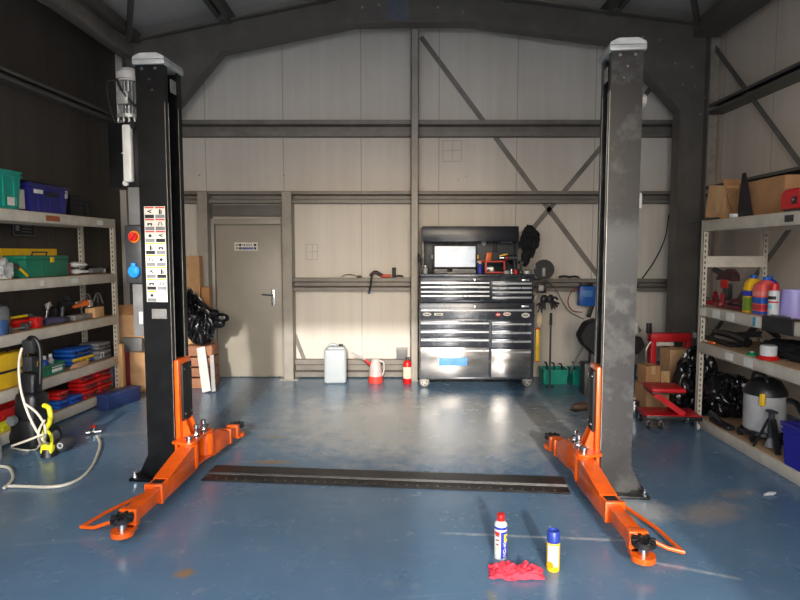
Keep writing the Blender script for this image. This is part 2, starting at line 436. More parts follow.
# portal frame at the gable: two columns, two rafters with haunches, flange plates along the lower edges
YP0, YP1 = 7.33, 7.55
yc = (YP0 + YP1) / 2
def frame_plate(web, flange_in, name):
    hw = 0.012 if 'column' in name else 0.017
    mb = beam_xz(web, yc - hw, yc + hw)
    for a, b in flange_in:
        mb.bar((a[0], yc, a[1]), (b[0], yc, b[1]), 0.2, 0.016, up=(0, 0, 1) if abs(b[0] - a[0]) > 0.1 else (1, 0, 0))
    struct(name, mb, M_frame)
LCI, LCO, RCI, RCO = -2.98, -3.30, 3.36, 3.685
frame_plate([(LCO, 0), (LCI, 0), (LCI, roof_z(LCI)), (LCO, roof_z(LCO))], [((LCI, 0), (LCI, 3.05)), ((LCO, 0), (LCO, 4.1))], 'trim_column_left')
frame_plate([(RCI, 0), (RCO, 0), (RCO, roof_z(RCO)), (RCI, roof_z(RCI))], [((RCI, 0), (RCI, 3.33)), ((RCO, 0), (RCO, 4.3))], 'trim_column_right')
frame_plate([(LCO, roof_z(LCO)), (LCI, 3.05), (-2.13, 4.03), (-0.54, 4.35), (0, 4.36), (0, 4.79)], [((LCI, 3.05), (-2.13, 4.03)), ((-2.13, 4.03), (-0.54, 4.35)), ((-0.54, 4.35), (0, 4.36)), ((LCO, roof_z(LCO)), (0, 4.79))], 'trim_rafter_left')
frame_plate([(0, 4.79), (0, 4.36), (0.83, 4.36), (2.6, 4.13), (RCI, 3.33), (RCO, roof_z(RCO))], [((0, 4.36), (0.83, 4.36)), ((0.83, 4.36), (2.6, 4.13)), ((2.6, 4.13), (RCI, 3.33)), ((0, 4.79), (RCO, roof_z(RCO)))], 'trim_rafter_right')
# bolted plates on the frame
mb = MB()
for x, z in ((-0.45, 4.55), (-0.25, 4.58), (0.45, 4.55), (0.75, 4.5), (2.9, 4.2), (3.1, 4.17), (3.3, 3.9), (3.5, 3.86), (3.4, 3.65), (3.55, 3.62), (3.68, 3.5), (3.62, 3.3)):
    mb.cyl((x, yc - 0.03, z), (x, yc, z), 0.016, seg=8)
struct('trim_frame_bolts', mb, M_steel)
struct('trim_apex_plate', MB().bx(-0.16, 0.1, yc - 0.026, yc - 0.012, 4.38, 4.7), mat('blue_grey_steel', (92, 97, 106), 0.5))
# purlins running to the gable, pairs of cold rolled channels
def purlin(px, py, name):
    z = roof_z(0); x = xat(px, 7.4, zat(py, 7.4)); z = roof_z(x)
    mb = MB()
    for dx in (-0.05, 0.05):
        mb.bx(x + dx - 0.004, x + dx + 0.004, YF, YB, z, z + 0.165).bx(x + dx - 0.03, x + dx + 0.03, YF, YB, z, z + 0.012)
    mb.bx(x - 0.05, x + 0.05, 7.25, 7.5, z - 0.02, z + 0.04)
    struct(name, mb, M_frame)
for i, (px, py) in enumerate(((226, 22), (323, 2), (508, 2), (612, 13))): purlin(px, py, 'trim_purlin')
# eaves struts along both side walls
struct('trim_eaves_left', MB().bx(-3.34, -3.2, YF, 7.4, 3.96, 4.12, 0.004), mat('pale_eaves_channel', (140, 133, 124), 0.5))
struct('trim_eaves_left', MB().bx(-3.19, -3.09, YF, 7.4, 4.13, 4.24, 0.004), M_frame)
struct('trim_eaves_right', MB().bx(3.5, 3.80, YF, 7.4, 4.2, 4.38), M_frame)
# roof bracing rods
struct('trim_roof_brace', MB().cyl((-3.2, 7.3, 4.12), (-1.9, 4.6, 4.42), 0.035, seg=8), M_frame)
struct('trim_roof_brace', MB().cyl((3.5, 7.3, 4.32), (2.35, 5.3, 4.5), 0.035, seg=8), M_frame)
# rails (cold rolled channels) on the walls
def channel(mb, p0, p1, h, dep, nrm, lip=0.03):
    # p0-p1: centre line at the wall face; opens into the room
    p0, p1, n = Vector(p0), Vector(p1), Vector(nrm)
    t = 0.006; up = Vector((0, 0, 1)); e = (p1 - p0).normalized()
    def slab(c0, c1, w, hh): mb.bar(c0, c1, w, hh, up=up)
    slab(p0 + n * 0.004, p1 + n * 0.004, t, h)
    for sgn in (1, -1):
        c = n * dep / 2 + up * sgn * h / 2
        mb.bar(p0 + c, p1 + c, dep, t, up=up)
        c = n * dep + up * sgn * (h / 2 - lip / 2)
        mb.bar(p0 + c, p1 + c, t, lip, up=up)
    return mb
def back_rail(xa, xb, z0, z1, dep=0.14):
    # cold rolled sigma section: two front bands with a recessed web between them
    h = z1 - z0; y = YB - 0.001; t = 0.006; f = y - dep; r = y - dep * 0.35
    q = [(y, z1), (f, z1), (f, z1 - h * 0.27), (r, z1 - h * 0.36), (r, z0 + h * 0.36), (f, z0 + h * 0.27), (f, z0), (y, z0),
         (y, z0 + t), (f + t, z0 + t), (f + t, z0 + h * 0.27 - t * 0.5), (r + t, z0 + h * 0.36 - t * 0.5), (r + t, z1 - h * 0.36 + t * 0.5), (f + t, z1 - h * 0.27 + t * 0.5), (f + t, z1 - t), (y, z1 - t)]
    struct('trim_rail', MB().prism(q, xa, xb, Matrix(((0, 0, 1, 0), (1, 0, 0, 0), (0, 1, 0, 0), (0, 0, 0, 1)))), M_girt)
MULL = xat(414.5, 7.65, 2)
XDR = xat(288, 7.65, 1.2)          # post beside the door
back_rail(-3.4, 3.6, zat(136, 7.72), zat(120, 7.72))
back_rail(-3.4, 3.6, zat(203, 7.72), zat(191, 7.72))
back_rail(XDR, MULL, zat(291, 7.72), zat(278, 7.72)); back_rail(MULL + 1.5, 3.6, zat(291, 7.72), zat(279, 7.72))
back_rail(XDR, MULL, zat(377, 7.74), zat(360, 7.74), 0.1)
# the gable posts
def gpost(name, x, w, z1, y0=7.62):
    mb = MB().bx(x - w / 2, x - w / 2 + 0.008, y0, YB, 0, z1).bx(x + w / 2 - 0.008, x + w / 2, y0, YB, 0, z1).bx(x - w / 2, x + w / 2, y0, y0 + 0.008, 0, z1)
    for z in (0.5, 0.9, 1.15, 1.3, 1.6, 2.1, 2.6):
        mb.cyl((x - w * 0.2, y0 - 0.006, z), (x - w * 0.2, y0, z), 0.011, seg=8)
    mb.bx(x - w, x + w, y0 - 0.02, YB, 0, 0.012)
    struct(name, mb, mat('pale_post_steel', (150, 144, 134), 0.5, 0.2, var=0.1, scale=4))
gpost('trim_post_middle', MULL, 0.095, 4.62, 7.58)
gpost('trim_post_door', XDR, 0.12, zat(192, 7.65)); gpost('trim_post_door', xat(205, 7.65, 1.2), 0.12, zat(192, 7.65))
# flat bracing crossing the gable
def brace(p0, p1, w=0.06, t=0.012, nrm=(0, 1, 0)):
    struct('trim_brace', MB().bar(p0, p1, t, w, up=Vector(p1) - Vector(p0) if False else (0, 0, 1)) if False else MB().bar(p0, p1, w, t, up=nrm), M_girt)
yb = YB - 0.02
brace(at(421, 37, yb), at(640, 332, yb)); brace(at(676, 58, yb), at(421, 362, yb))
brace(at(292, 328, yb), at(304, 359, yb), 0.05)
# side wall rails and bracing
mb = MB(); channel(mb, (0.002, -8.3, 3.28), (0.002, -0.35, 3.28), 0.10, 0.13, (1, 0, 0)); struct('trim_rail', mb, M_frame, (XL, YB, 0), -4)
for z in (3.37, 2.38):
    mb = MB(); channel(mb, (XR - 0.002, YF, z), (XR - 0.002, 7.5, z), 0.1 if z > 3 else 0.12, 0.2, (-1, 0, 0)); struct('trim_rail', mb, M_frame)
brace((3.87, 7.74, 4.28), (3.87, 5.0, 1.62), 0.055, nrm=(1, 0, 0)); brace((3.86, 7.5, 0.5), (3.86, 4.9, 2.86), 0.055, nrm=(1, 0, 0))
struct('trim_corner', MB().bx(3.79, 3.92, 7.58, 7.84, 0, 4.35), mat('pale_corner_flashing', (170, 162, 148), 0.5))
struct('baseboard_back', MB().bx(XDR + 0.06, MULL, YB - 0.03, YB, 0, 0.03), M_girt)
# the steel door in the gable
M_door = mat('grey_door_paint', (158, 151, 138), 0.4, var=0.05, scale=2)
DX0, DX1 = xat(217, 7.8, 1), xat(282, 7.8, 1); DZ = zat(225, 7.8)
d = MB().bx(DX0, DX1, YB - 0.05, YB - 0.01, 0.012, DZ, 0.004)
door = struct('door_1', d, M_door)
fr = MB().bx(DX0 - 0.075, DX0 - 0.006, YB - 0.09, YB, 0, DZ + 0.08, 0.003).bx(DX1 + 0.006, DX1 + 0.075, YB - 0.09, YB, 0, DZ + 0.08, 0.003).bx(DX0 - 0.006, DX1 + 0.006, YB - 0.09, YB, DZ + 0.006, DZ + 0.08, 0.003)
fr.done('door_frame', M_door, door)
hd = MB(); hp = at(273, 297, YB - 0.06)
hd.bx(hp.x - 0.022, hp.x + 0.022, YB - 0.062, YB - 0.05, hp.z - 0.12, hp.z + 0.1, 0.004).tube([(hp.x, YB - 0.06, hp.z + 0.03), (hp.x, YB - 0.11, hp.z + 0.03), (hp.x - 0.03, YB - 0.115, hp.z + 0.03), (hp.x - 0.13, YB - 0.11, hp.z + 0.035)], 0.011, smooth=3)
hd.cyl((hp.x, YB - 0.072, hp.z - 0.06), (hp.x, YB - 0.06, hp.z - 0.06), 0.014)
hd.done('door_handle', M_chrome, door)
struct('trim_door_head', MB().bx(xat(212, 7.75, 2.2), xat(283, 7.75, 2.2), YB - 0.1, YB, zat(216, 7.75), zat(205, 7.75), 0.004), M_frame)
sp = at(246, 246.5, YB - 0.055); sw, sh = 0.30, 0.105
sg = MB()
sg.box((sp.x, YB - 0.053, sp.z), (sw, 0.006, sh), None, 0.002)
sg.m(1)
for q in ((-0.075, 0.02), (0.118, 0.02), (-0.075, -0.024), (0.118, -0.024)): sg.box((sp.x + q[0], YB - 0.057, sp.z + q[1]), (0.03, 0.003, 0.03))
for k in range(6): sg.box((sp.x - 0.04 + k * 0.022, YB - 0.057, sp.z + 0.02), (0.010, 0.003, 0.028 if k % 2 else 0.022))
for q in (-0.125, -0.105): sg.box((sp.x + q, YB - 0.057, sp.z + 0.02), (0.012, 0.003, 0.02))
sg.m(2).box((sp.x + 0.02, YB - 0.057, sp.z - 0.024), (0.15, 0.003, 0.028)).m(3)
sg.cyl((sp.x - 0.115, YB - 0.059, sp.z - 0.022), (sp.x - 0.115, YB - 0.055, sp.z - 0.022), 0.016, seg=14)
sgo = sg.done('door_sign', [M_paper, M_label_dark, mat('printed_lilac', (92, 92, 160), 0.5), M_label_grey], door)

# ================================================================ light
sun = bpy.data.lights.new('sun', 'SUN'); so = bpy.data.objects.new('sun', sun); COL.objects.link(so)
SUN_EL = 17.0
sd = Vector((-0.012, math.cos(R(SUN_EL)), -math.sin(R(SUN_EL))))
so.rotation_euler = sd.to_track_quat('-Z', 'Y').to_euler(); so.location = (1, -8, 4)
sun.energy = 3.15; sun.angle = R(1.6); sun.color = (1.0, 0.96, 0.905)
wd = bpy.data.worlds.new('sky'); SC.world = wd; wd.use_nodes = True
nt = wd.node_tree; bg = nt.nodes['Background']
sky = nt.nodes.new('ShaderNodeTexSky'); sky.sky_type = 'NISHITA'; sky.sun_disc = False
sky.sun_elevation = R(SUN_EL); sky.sun_rotation = R(180); sky.air_density = 1.0; sky.dust_density = 3.0; sky.altitude = 50
mixw = nt.nodes.new('ShaderNodeMix'); mixw.data_type = 'RGBA'; mixw.inputs[0].default_value = 0.85
mixw.inputs[7].default_value = (0.285, 0.31, 0.35, 1)
sc_ = nt.nodes.new('ShaderNodeVectorMath'); sc_.operation = 'SCALE'; sc_.inputs['Scale'].default_value = 0.06
nt.links.new(sky.outputs[0], sc_.inputs[0]); nt.links.new(sc_.outputs[0], mixw.inputs[6])
nt.links.new(mixw.outputs[2], bg.inputs['Color']); bg.inputs['Strength'].default_value = 31.0
pl = bpy.data.lights.new('door_portal', 'AREA'); pl.shape = 'RECTANGLE'; pl.size = 4.64; pl.size_y = 3.24
po = bpy.data.objects.new('door_portal', pl); COL.objects.link(po); po.location = (-0.63, YF - 0.06, 1.62); po.rotation_euler = (R(90), 0, 0)
pl.cycles.is_portal = True
cam = bpy.data.cameras.new('camera'); co = bpy.data.objects.new('camera', cam); COL.objects.link(co)
cam.sensor_width = 36; cam.lens = F / 800 * 36; co.location = (0, 0, EYE); co.rotation_euler = (R(90) - PITCH, 0, 0); cam.clip_start = 0.05
SC.camera = co
SC.view_settings.view_transform = 'Standard'; SC.view_settings.look = 'None'; SC.view_settings.gamma = 1; SC.view_settings.use_curve_mapping = False
SC.view_settings.exposure = 0.0
SC.cycles.use_denoising = True; SC.cycles.max_bounces = 8; SC.cycles.diffuse_bounces = 5; SC.cycles.glossy_bounces = 4; SC.cycles.sample_clamp_indirect = 6
# ================================================================ the two-post lift
LROT = -5.4
def make_post(side, loc, label):
    """side +1: the post whose arms reach towards +x in its own frame, -1: mirrored"""
    s = side
    root = thing('lift_post', label, 'car lift', loc, LROT)
    MX = Matrix.Diagonal((s, 1, 1, 1))
    H = 2.92
    body = M_black if s > 0 else M_dusty
    # C-shaped column, open towards the other post
    t = 0.012; hx, hy = 0.10, 0.135
    prof = [(-hx, -hy), (hx, -hy), (hx, -hy + 0.062), (hx - t, -hy + 0.062), (hx - t, -hy + t), (-hx + t, -hy + t), (-hx + t, hy - t),
            (hx - t, hy - t), (hx - t, hy - 0.062), (hx, hy - 0.062), (hx, hy), (-hx, hy)]
    MB(MX).prism(prof, 0.012, H).done('column', body, root)
    g = MB(MX)
    for y in (-hy + 0.003, hy - 0.065): g.bx(hx + 0.0005, hx + 0.004, y, y + 0.006, 0.3, H - 0.25)
    g.bx(hx + 0.0005, hx + 0.004, -hy + 0.056, -hy + 0.06, 0.3, H - 0.25)
    g.done('guide_strip', M_steel, root)
    # screw spindle inside the column
    MB(MX).cyl((-0.02, 0, 0.1), (-0.02, 0, H - 0.05), 0.024, seg=14).done('lifting_screw', mat('dark_screw_steel', (70, 68, 66), 0.35, 0.7), root)
    # cast cap
    c = MB(MX)
    c.box((0.0, 0, H + 0.017), (0.23, 0.30, 0.034), None, 0.005)
    c.prism([(-0.115, 0.016), (0.115, 0.016), (0.108, 0.034), (0.06, 0.056), (-0.06, 0.056), (-0.108, 0.034)], -0.148, 0.148, Matrix.Translation((0, 0, H + 0.02)) @ Matrix.Rotation(R(90), 4, 'X'))
    c.done('top_cap', mat('pale_cast_cap', (186, 188, 186), 0.45, 0.2), root)
    for x in (-0.045, 0.05): MB(MX).cyl((x, -hy - 0.016, H - 0.03), (x, -hy, H - 0.03), 0.013, seg=6).done('cap_bolt', M_chrome, root)
    for x, z in ((0.0, H - 0.10), (0.02, H - 0.17)): MB(MX).cyl((x, -hy - 0.006, z), (x, -hy, z), 0.007, seg=8).done('column_screw', M_chrome, root)
    MB(MX).bx(hx - 0.004, hx + 0.003, -0.03, 0.05, H - 0.16, H - 0.07).done('inspection_plate', M_steel, root)
    # foot plate with gussets and floor anchors
    p = MB(MX); p.box((-0.03, 0, 0.01), (0.36, 0.42, 0.02), None, 0.003)
    for y in (-hy + 0.05, hy - 0.05):
        p.prism([(-hx, 0.02), (-hx - 0.085, 0.02), (-hx - 0.085, 0.03), (-hx - 0.01, 0.19), (-hx, 0.19)], y - 0.006, y + 0.006, Matrix.Rotation(R(90), 4, 'X') @ Matrix.Diagonal((1, 1, -1, 1)))
    fp = p.done('foot_plate', body, root)
    for x, y in ((-0.18, -0.18), (0.04, -0.185), (-0.18, 0.18), (-0.18, 0.0)):
        a = MB(MX); a.cyl((x, y, 0.02), (x, y, 0.026), 0.02, seg=12).cyl((x, y, 0.026), (x, y, 0.044), 0.014, seg=6).cyl((x, y, 0.044), (x, y, 0.062), 0.008, seg=8)
        a.done('anchor_bolt', M_chrome, fp)
    # lifting carriage in the slot
    c = MB(MX)
    c.bx(0.03, 0.118, -0.068, 0.068, 0.14, 0.86, 0.004).bx(0.118, 0.132, -0.10, 0.10, 0.16, 0.86, 0.003)
    c.bx(0.10, 0.132, -0.104, -0.092, 0.16, 0.86, 0.002).bx(0.10, 0.132, 0.092, 0.104, 0.16, 0.86, 0.002)
    # arm yoke: two thick plates with rounded ears and side cheeks
    ear = [(0.10, -0.17), (0.20, -0.20), (0.255, -0.19), (0.27, -0.14), (0.255, -0.06), (0.255, 0.06), (0.27, 0.14), (0.255, 0.19), (0.20, 0.20), (0.10, 0.17)]
    c.prism(ear, 0.085, 0.103, bev=0.002).prism(ear, 0.27, 0.288, bev=0.002)
    c.bx(0.118, 0.134, -0.16, 0.16, 0.103, 0.27).bx(0.134, 0.20, -0.012, 0.012, 0.103, 0.27)
    c.prism([(0.134, 0.288), (0.2, 0.288), (0.134, 0.47)], -0.06, -0.048, Matrix.Rotation(R(90), 4, 'X')).prism([(0.134, 0.288), (0.2, 0.288), (0.134, 0.47)], 0.048, 0.06, Matrix.Rotation(R(90), 4, 'X'))
    car = c.done('carriage', M_orange, root)
    MB(MX).box((0.142, 0.0, 0.62), (0.018, 0.15, 0.42), None, 0.005).done('door_guard', M_rubber, car)
    for y, z in ((-0.05, 0.79), (0.05, 0.79), (-0.05, 0.46), (0.05, 0.46)): MB(MX).cyl((0.150, y, z), (0.154, y, z), 0.009, seg=10).done('guard_screw', M_chrome, car)
    for y in (-0.14, 0.14):
        q = MB(MX); q.cyl((0.215, y, 0.07), (0.215, y, 0.315), 0.024, seg=18).cyl((0.215, y, 0.315), (0.215, y, 0.325), 0.034, seg=18)
        q.done('pivot_pin', M_chrome, car)
        q = MB(MX); yy = y * 0.45
        q.cyl((0.235, yy, 0.288), (0.235, yy, 0.36), 0.013, seg=12).cyl((0.235, yy, 0.36), (0.235, yy, 0.385), 0.02, seg=14)
        pts = [(0.235 + 0.022 * math.cos(k * 0.9), yy + 0.022 * math.sin(k * 0.9), 0.29 + k * 0.0022) for k in range(30)]
        q.tube(pts, 0.0035, 5)
        q.done('arm_lock', M_chrome, car)
    return root, car, MX

def make_arm(root, MX, pivot, tip, pad_out, hoop):
    """telescopic arm from its pivot to the swivel pad"""
    a = Vector((*pivot, 0)); b = Vector((*tip, 0)); d = b - a; ln = d.length; e = d / ln
    ang = math.atan2(e.y, e.x)
    M = MX @ Matrix.Translation((a.x, a.y, 0)) @ Matrix.Rotation(ang, 4, 'Z')
    q = MB(M)
    L1 = ln * 0.60
    # boss round the pin, outer box with a raised web that falls away along the arm
    q.lathe([(0.028, 0.106), (0.062, 0.106), (0.062, 0.268), (0.028, 0.268)], seg=20)
    q.bx(0.03, L1, -0.052, 0.052, 0.075, 0.185, 0.004)
    prof = [(0.04, 0.185), (0.04, 0.262), (0.10, 0.262), (L1 * 0.80, 0.19), (L1 * 0.80, 0.185)]
    for y0 in (-0.052, 0.042): q.prism(prof, -y0 - 0.010, -y0, Matrix.Rotation(R(90), 4, 'X'))
    q.prism([(0.04, 0.262), (0.10, 0.262), (L1 * 0.80, 0.19), (L1 * 0.80, 0.182), (0.10, 0.253), (0.04, 0.253)], -0.042, 0.042, Matrix.Rotation(R(90), 4, 'X'))
    q.bx(L1 - 0.03, L1, -0.058, 0.058, 0.07, 0.192, 0.004)
    arm = q.done('arm', M_orange, root)
    w = MB(M).bx(L1 * 0.82, L1 - 0.035, -0.035, 0.035, 0.185, 0.1875); w.done('grip_strip', M_rubber, arm)
    q = MB(M)
    q.bx(L1 - 0.05, ln - 0.07, -0.04, 0.04, 0.088, 0.165, 0.004)
    q.bx(ln - 0.11, ln - 0.06, -0.05, 0.05, 0.075, 0.175, 0.003)
    q.lathe([(0.030, 0.055), (0.062, 0.055), (0.062, 0.085), (0.030, 0.085)], c=(ln, 0, 0), seg=22)
    q.bx(ln - 0.08, ln - 0.028, -0.05, 0.05, 0.056, 0.085, 0.003)
    q.done('arm_extension', M_orange, arm)
    r = MB(M)
    r.cyl((ln, 0, 0.04), (ln, 0, 0.135), 0.026, seg=18)
    r.done('pad_screw', M_chrome, arm)
    r = MB(M)
    r.cyl((ln, 0, 0.132), (ln, 0, 0.16), 0.062, seg=10, bev=0.004)
    for k in range(8):
        an = k * math.pi / 4; r.box((ln + 0.045 * math.cos(an), 0.045 * math.sin(an), 0.164), (0.03, 0.014, 0.012), (0, 0, math.degrees(an)))
    r.done('swivel_pad', M_rubber, arm)
    if hoop:
        MB(MX).tube([Vector(p) for p in hoop], 0.011, 8).done('foot_guard', M_orange, arm)
    return arm

FLX = ground(147, 478).x
PL = Vector((-1.712, 4.375, 0)); PR = Vector((1.468, 4.085, 0))
LP, LC, LM = make_post(1, PL, 'glossy black lift post with warning sticker, orange arms and motor on top')
make_arm(LP, LM, (0.215, -0.14), (0.262, -1.10), 0, [(0.20, -0.42, 0.10), (0.10, -0.45, 0.05), (-0.02, -0.80, 0.04), (-0.05, -1.00, 0.04), (0.04, -1.02, 0.05), (0.20, -1.0, 0.10)])
make_arm(LP, LM, (0.215, 0.14), (0.235, 0.74), 0, None)
RP, RC, RM = make_post(-1, PR, 'dusty scuffed grey-black lift post beside the red rolling stool, orange arms')
make_arm(RP, RM, (0.215, -0.14), (0.112, -1.12), 0, [(0.15, -0.40, 0.10), (0.03, -0.42, 0.05), (-0.09, -0.72, 0.04), (-0.135, -0.99, 0.04), (-0.06, -0.97, 0.05), (0.08, -0.92, 0.10)])
make_arm(RP, RM, (0.215, 0.14), (0.30, 0.65), 0, None)

# warning sticker on the front face of the first post: two columns of pictograms
zt, zb = 1.955, 1.285
def decal(root):
    y = -0.1362; q = MB()
    x0, x1 = -0.068, 0.085
    q.bx(x0, x1, y - 0.001, y, zb, zt)
    n = 8; ch = (zt - zb) / n
    for r in range(n):
        for cidx in range(2):
            if r == n - 1 and cidx == 1: continue
            cx0 = x0 + 0.005 + cidx * (x1 - x0) / 2; cx1 = cx0 + (x1 - x0) / 2 - 0.010
            top = zt - r * ch - 0.004
            col = 2 if r < 3 else 3
            q.m(col).bx(cx0, cx1, y - 0.0016, y - 0.001, top - 0.009, top)
            q.m(4 if (r + cidx) % 3 else 1).bx(cx0, cx1, y - 0.0016, y - 0.001, top - ch + 0.006, top - ch + 0.030)
            mx, mz = (cx0 + cx1) / 2, top - 0.033
            q.m(1)
            k = (r * 2 + cidx) % 5
            if k == 0: q.box((mx, y - 0.0013, mz), (0.03, 0.0008, 0.008), (0, 25, 0)).box((mx + 0.008, y - 0.0013, mz + 0.01), (0.02, 0.0008, 0.005), (0, -20, 0))
            elif k == 1: q.box((mx, y - 0.0013, mz), (0.012, 0.0008, 0.034)).box((mx + 0.012, y - 0.0013, mz - 0.004), (0.006, 0.0008, 0.024))
            elif k == 2: q.box((mx, y - 0.0013, mz), (0.035, 0.0008, 0.010)).cyl((mx - 0.012, y - 0.0016, mz - 0.008), (mx - 0.012, y - 0.001, mz - 0.008), 0.006, seg=10).cyl((mx + 0.012, y - 0.0016, mz - 0.008), (mx + 0.012, y - 0.001, mz - 0.008), 0.006, seg=10)
            elif k == 3: q.box((mx - 0.01, y - 0.0013, mz), (0.006, 0.0008, 0.028), (0, 20, 0)).box((mx + 0.01, y - 0.0013, mz), (0.006, 0.0008, 0.028), (0, -20, 0))
            else: q.box((mx, y - 0.0013, mz), (0.02, 0.0008, 0.02), (0, 45, 0))
    o = q.done('warning_sticker', [M_paper, M_label_dark, M_label_red, M_label_yellow, M_label_grey], root)
    o['label'] = 'white safety sticker with red and yellow pictogram rows'
decal(LP)
q = MB(); q.bx(-0.035, 0.075, -0.1372, -0.136, 1.165, 1.235); q.m(1)
for k in range(4): q.bx(-0.028, 0.02 + 0.01 * (k % 2), -0.1376, -0.1372, 1.178 + k * 0.013, 1.182 + k * 0.013)
q.bx(0.03, 0.065, -0.1376, -0.1372, 1.175, 1.225)
q.done('rating_plate', [M_steel, M_label_grey], LP)
# motor and belt housing on the outer side of the first post
q = MB()
q.bx(-0.36, -0.10, -0.06, 0.10, 2.095, 2.55, 0.004).bx(-0.22, -0.1, -0.02, 0.06, 2.5, 2.7)
br = q.done('motor_bracket', M_black, LP)
mx, my = -0.205, -0.03
q = MB(); q.m(1).cyl((mx, my, 2.60), (mx, my, 2.84), 0.060, seg=24).m(0)
for k in range(22):
    a = k * 2 * math.pi / 22
    q.box((mx + 0.069 * math.cos(a), my + 0.069 * math.sin(a), 2.715), (0.024, 0.006, 0.22), (0, 0, math.degrees(a)))
q.cyl((mx, my, 2.58), (mx, my, 2.605), 0.08, seg=24).bx(mx - 0.03, mx + 0.05, my - 0.115, my - 0.06, 2.66, 2.75, 0.006)
for k in range(4): q.cyl((mx - 0.06 + 0.04 * k, my - 0.05, 2.55), (mx - 0.06 + 0.04 * k, my - 0.05, 2.58), 0.008, seg=8)
mo = q.done('motor', [mat('silver_motor_casting', (150, 152, 152), 0.42, 0.5), M_dgrey], LP)
q = MB(); q.cyl((mx, my, 2.835), (mx, my, 2.90), 0.083, seg=24, bev=0.012).cyl((mx, my, 2.90), (mx, my, 2.925), 0.066, 0.05, seg=24); q.done('fan_cowl', M_lgrey, mo)
q = MB(); q.cyl((mx, my, 2.50), (mx, my, 2.58), 0.03, seg=14).cyl((mx, my - 0.03, 2.52), (mx + 0.05, my - 0.06, 2.52), 0.02, seg=12); q.done('drive_coupling', M_dgrey, mo)
q = MB(); q.box((mx + 0.005, -0.082, 2.33), (0.065, 0.045, 0.40), None, 0.012).box((mx + 0.005, -0.106, 2.33), (0.069, 0.004, 0.008)).cyl((mx - 0.03, -0.075, 2.125), (mx - 0.03, -0.06, 2.125), 0.02, seg=14)
q.done('belt_cover', M_white, br)
MB().tube([(mx - 0.05, my - 0.06, 2.83), (mx - 0.13, my - 0.05, 2.82), (mx - 0.15, my, 2.68), (mx - 0.12, my + 0.02, 2.56), (mx - 0.06, my + 0.03, 2.52)], 0.006, 6, smooth=6).done('motor_cable', M_rubber, mo)
MB().tube([(mx - 0.05, my - 0.07, 2.84), (mx, my - 0.11, 2.76), (mx + 0.06, my - 0.10, 2.68), (mx + 0.11, -0.08, 2.62)], 0.008, 6, smooth=5).done('motor_cable', M_rubber, mo)
# control box with red rotary switch and blue plug socket
q = MB(); q.box((-0.165, -0.045, 1.62), (0.125, 0.15, 0.41), None, 0.008); cb = q.done('control_box', M_dgrey, LP)
q = MB(); q.m(1).cyl((-0.155, -0.122, 1.745), (-0.155, -0.128, 1.745), 0.042, seg=24).m(0).cyl((-0.155, -0.128, 1.745), (-0.155, -0.148, 1.745), 0.030, seg=20).box((-0.155, -0.155, 1.745), (0.016, 0.02, 0.058), (0, 30, 0), 0.004)
sw_ = q.done('rotary_switch', [M_red, mat('switch_yellow', (226, 120, 20), 0.4)], cb); sw_['label'] = 'red rotary isolator switch'
q = MB(); q.cyl((-0.155, -0.12, 1.50), (-0.155, -0.15, 1.50), 0.042, seg=24, bev=0.004).box((-0.155, -0.14, 1.545), (0.03, 0.03, 0.03), None, 0.004).box((-0.155, -0.152, 1.50), (0.06, 0.006, 0.05), None, 0.002)
so_ = q.done('plug_socket', mat('socket_blue', (20, 128, 214), 0.4), cb); so_['label'] = 'blue round plug socket'
MB().bx(-0.215, -0.102, -0.08, 0.03, 1.83, 2.094, 0.003).done('cable_duct', M_grey, LP)
MB().bx(-0.205, -0.102, -0.08, 0.03, 1.03, 1.41, 0.003).done('cable_duct', M_grey, LP)
MB().box((-0.115, -0.13, 1.17), (0.028, 0.03, 0.09), None, 0.005).done('limit_switch', M_white, LP)
MB(RM).box((-0.112, -0.09, 1.97), (0.022, 0.05, 0.10), None, 0.004).done('limit_switch', M_lgrey, RP)
MB(RM).cyl((-0.10, -0.05, 2.62), (-0.14, -0.05, 2.62), 0.045, seg=18, bev=0.006).done('cable_gland', M_lgrey, RP)

# cover over the cable run between the posts
u = (PR - PL).normalized(); v = Vector((-u.y, u.x, 0))
cv = thing('cable_cover', 'long black ramped steel cover lying across the floor between the lift posts', 'floor cover', (PL + PR) / 2, LROT)
q = MB(); hl = (PR - PL).length / 2 - 0.30
q.prism([(-0.155, 0.0), (-0.145, 0.011), (-0.035, 0.011), (-0.03, 0.021), (0.115, 0.021), (0.14, 0.0)], -hl, hl, Matrix.Rotation(R(90), 4, 'X') @ Matrix.Rotation(R(90), 4, 'Y') if False else Matrix(((0, 0, 1, 0), (1, 0, 0, 0), (0, 1, 0, 0), (0, 0, 0, 1))))
q.m(1)
for k in range(34):
    x = -hl + 0.1 + k * (2 * hl - 0.2) / 33
    q.cyl((x, -0.120, 0.010), (x, -0.120, 0.0145), 0.005, seg=8)
q.done('cover_plate', [mat('black_chequer_plate', (42, 40, 39), 0.42, 0.3, bump=0.3, bscale=45, var=0.3), M_steel], cv)
q = MB().bx(-hl, hl, -0.044, -0.036, 0.0105, 0.0125); q.done('cover_seam', M_steel, cv)
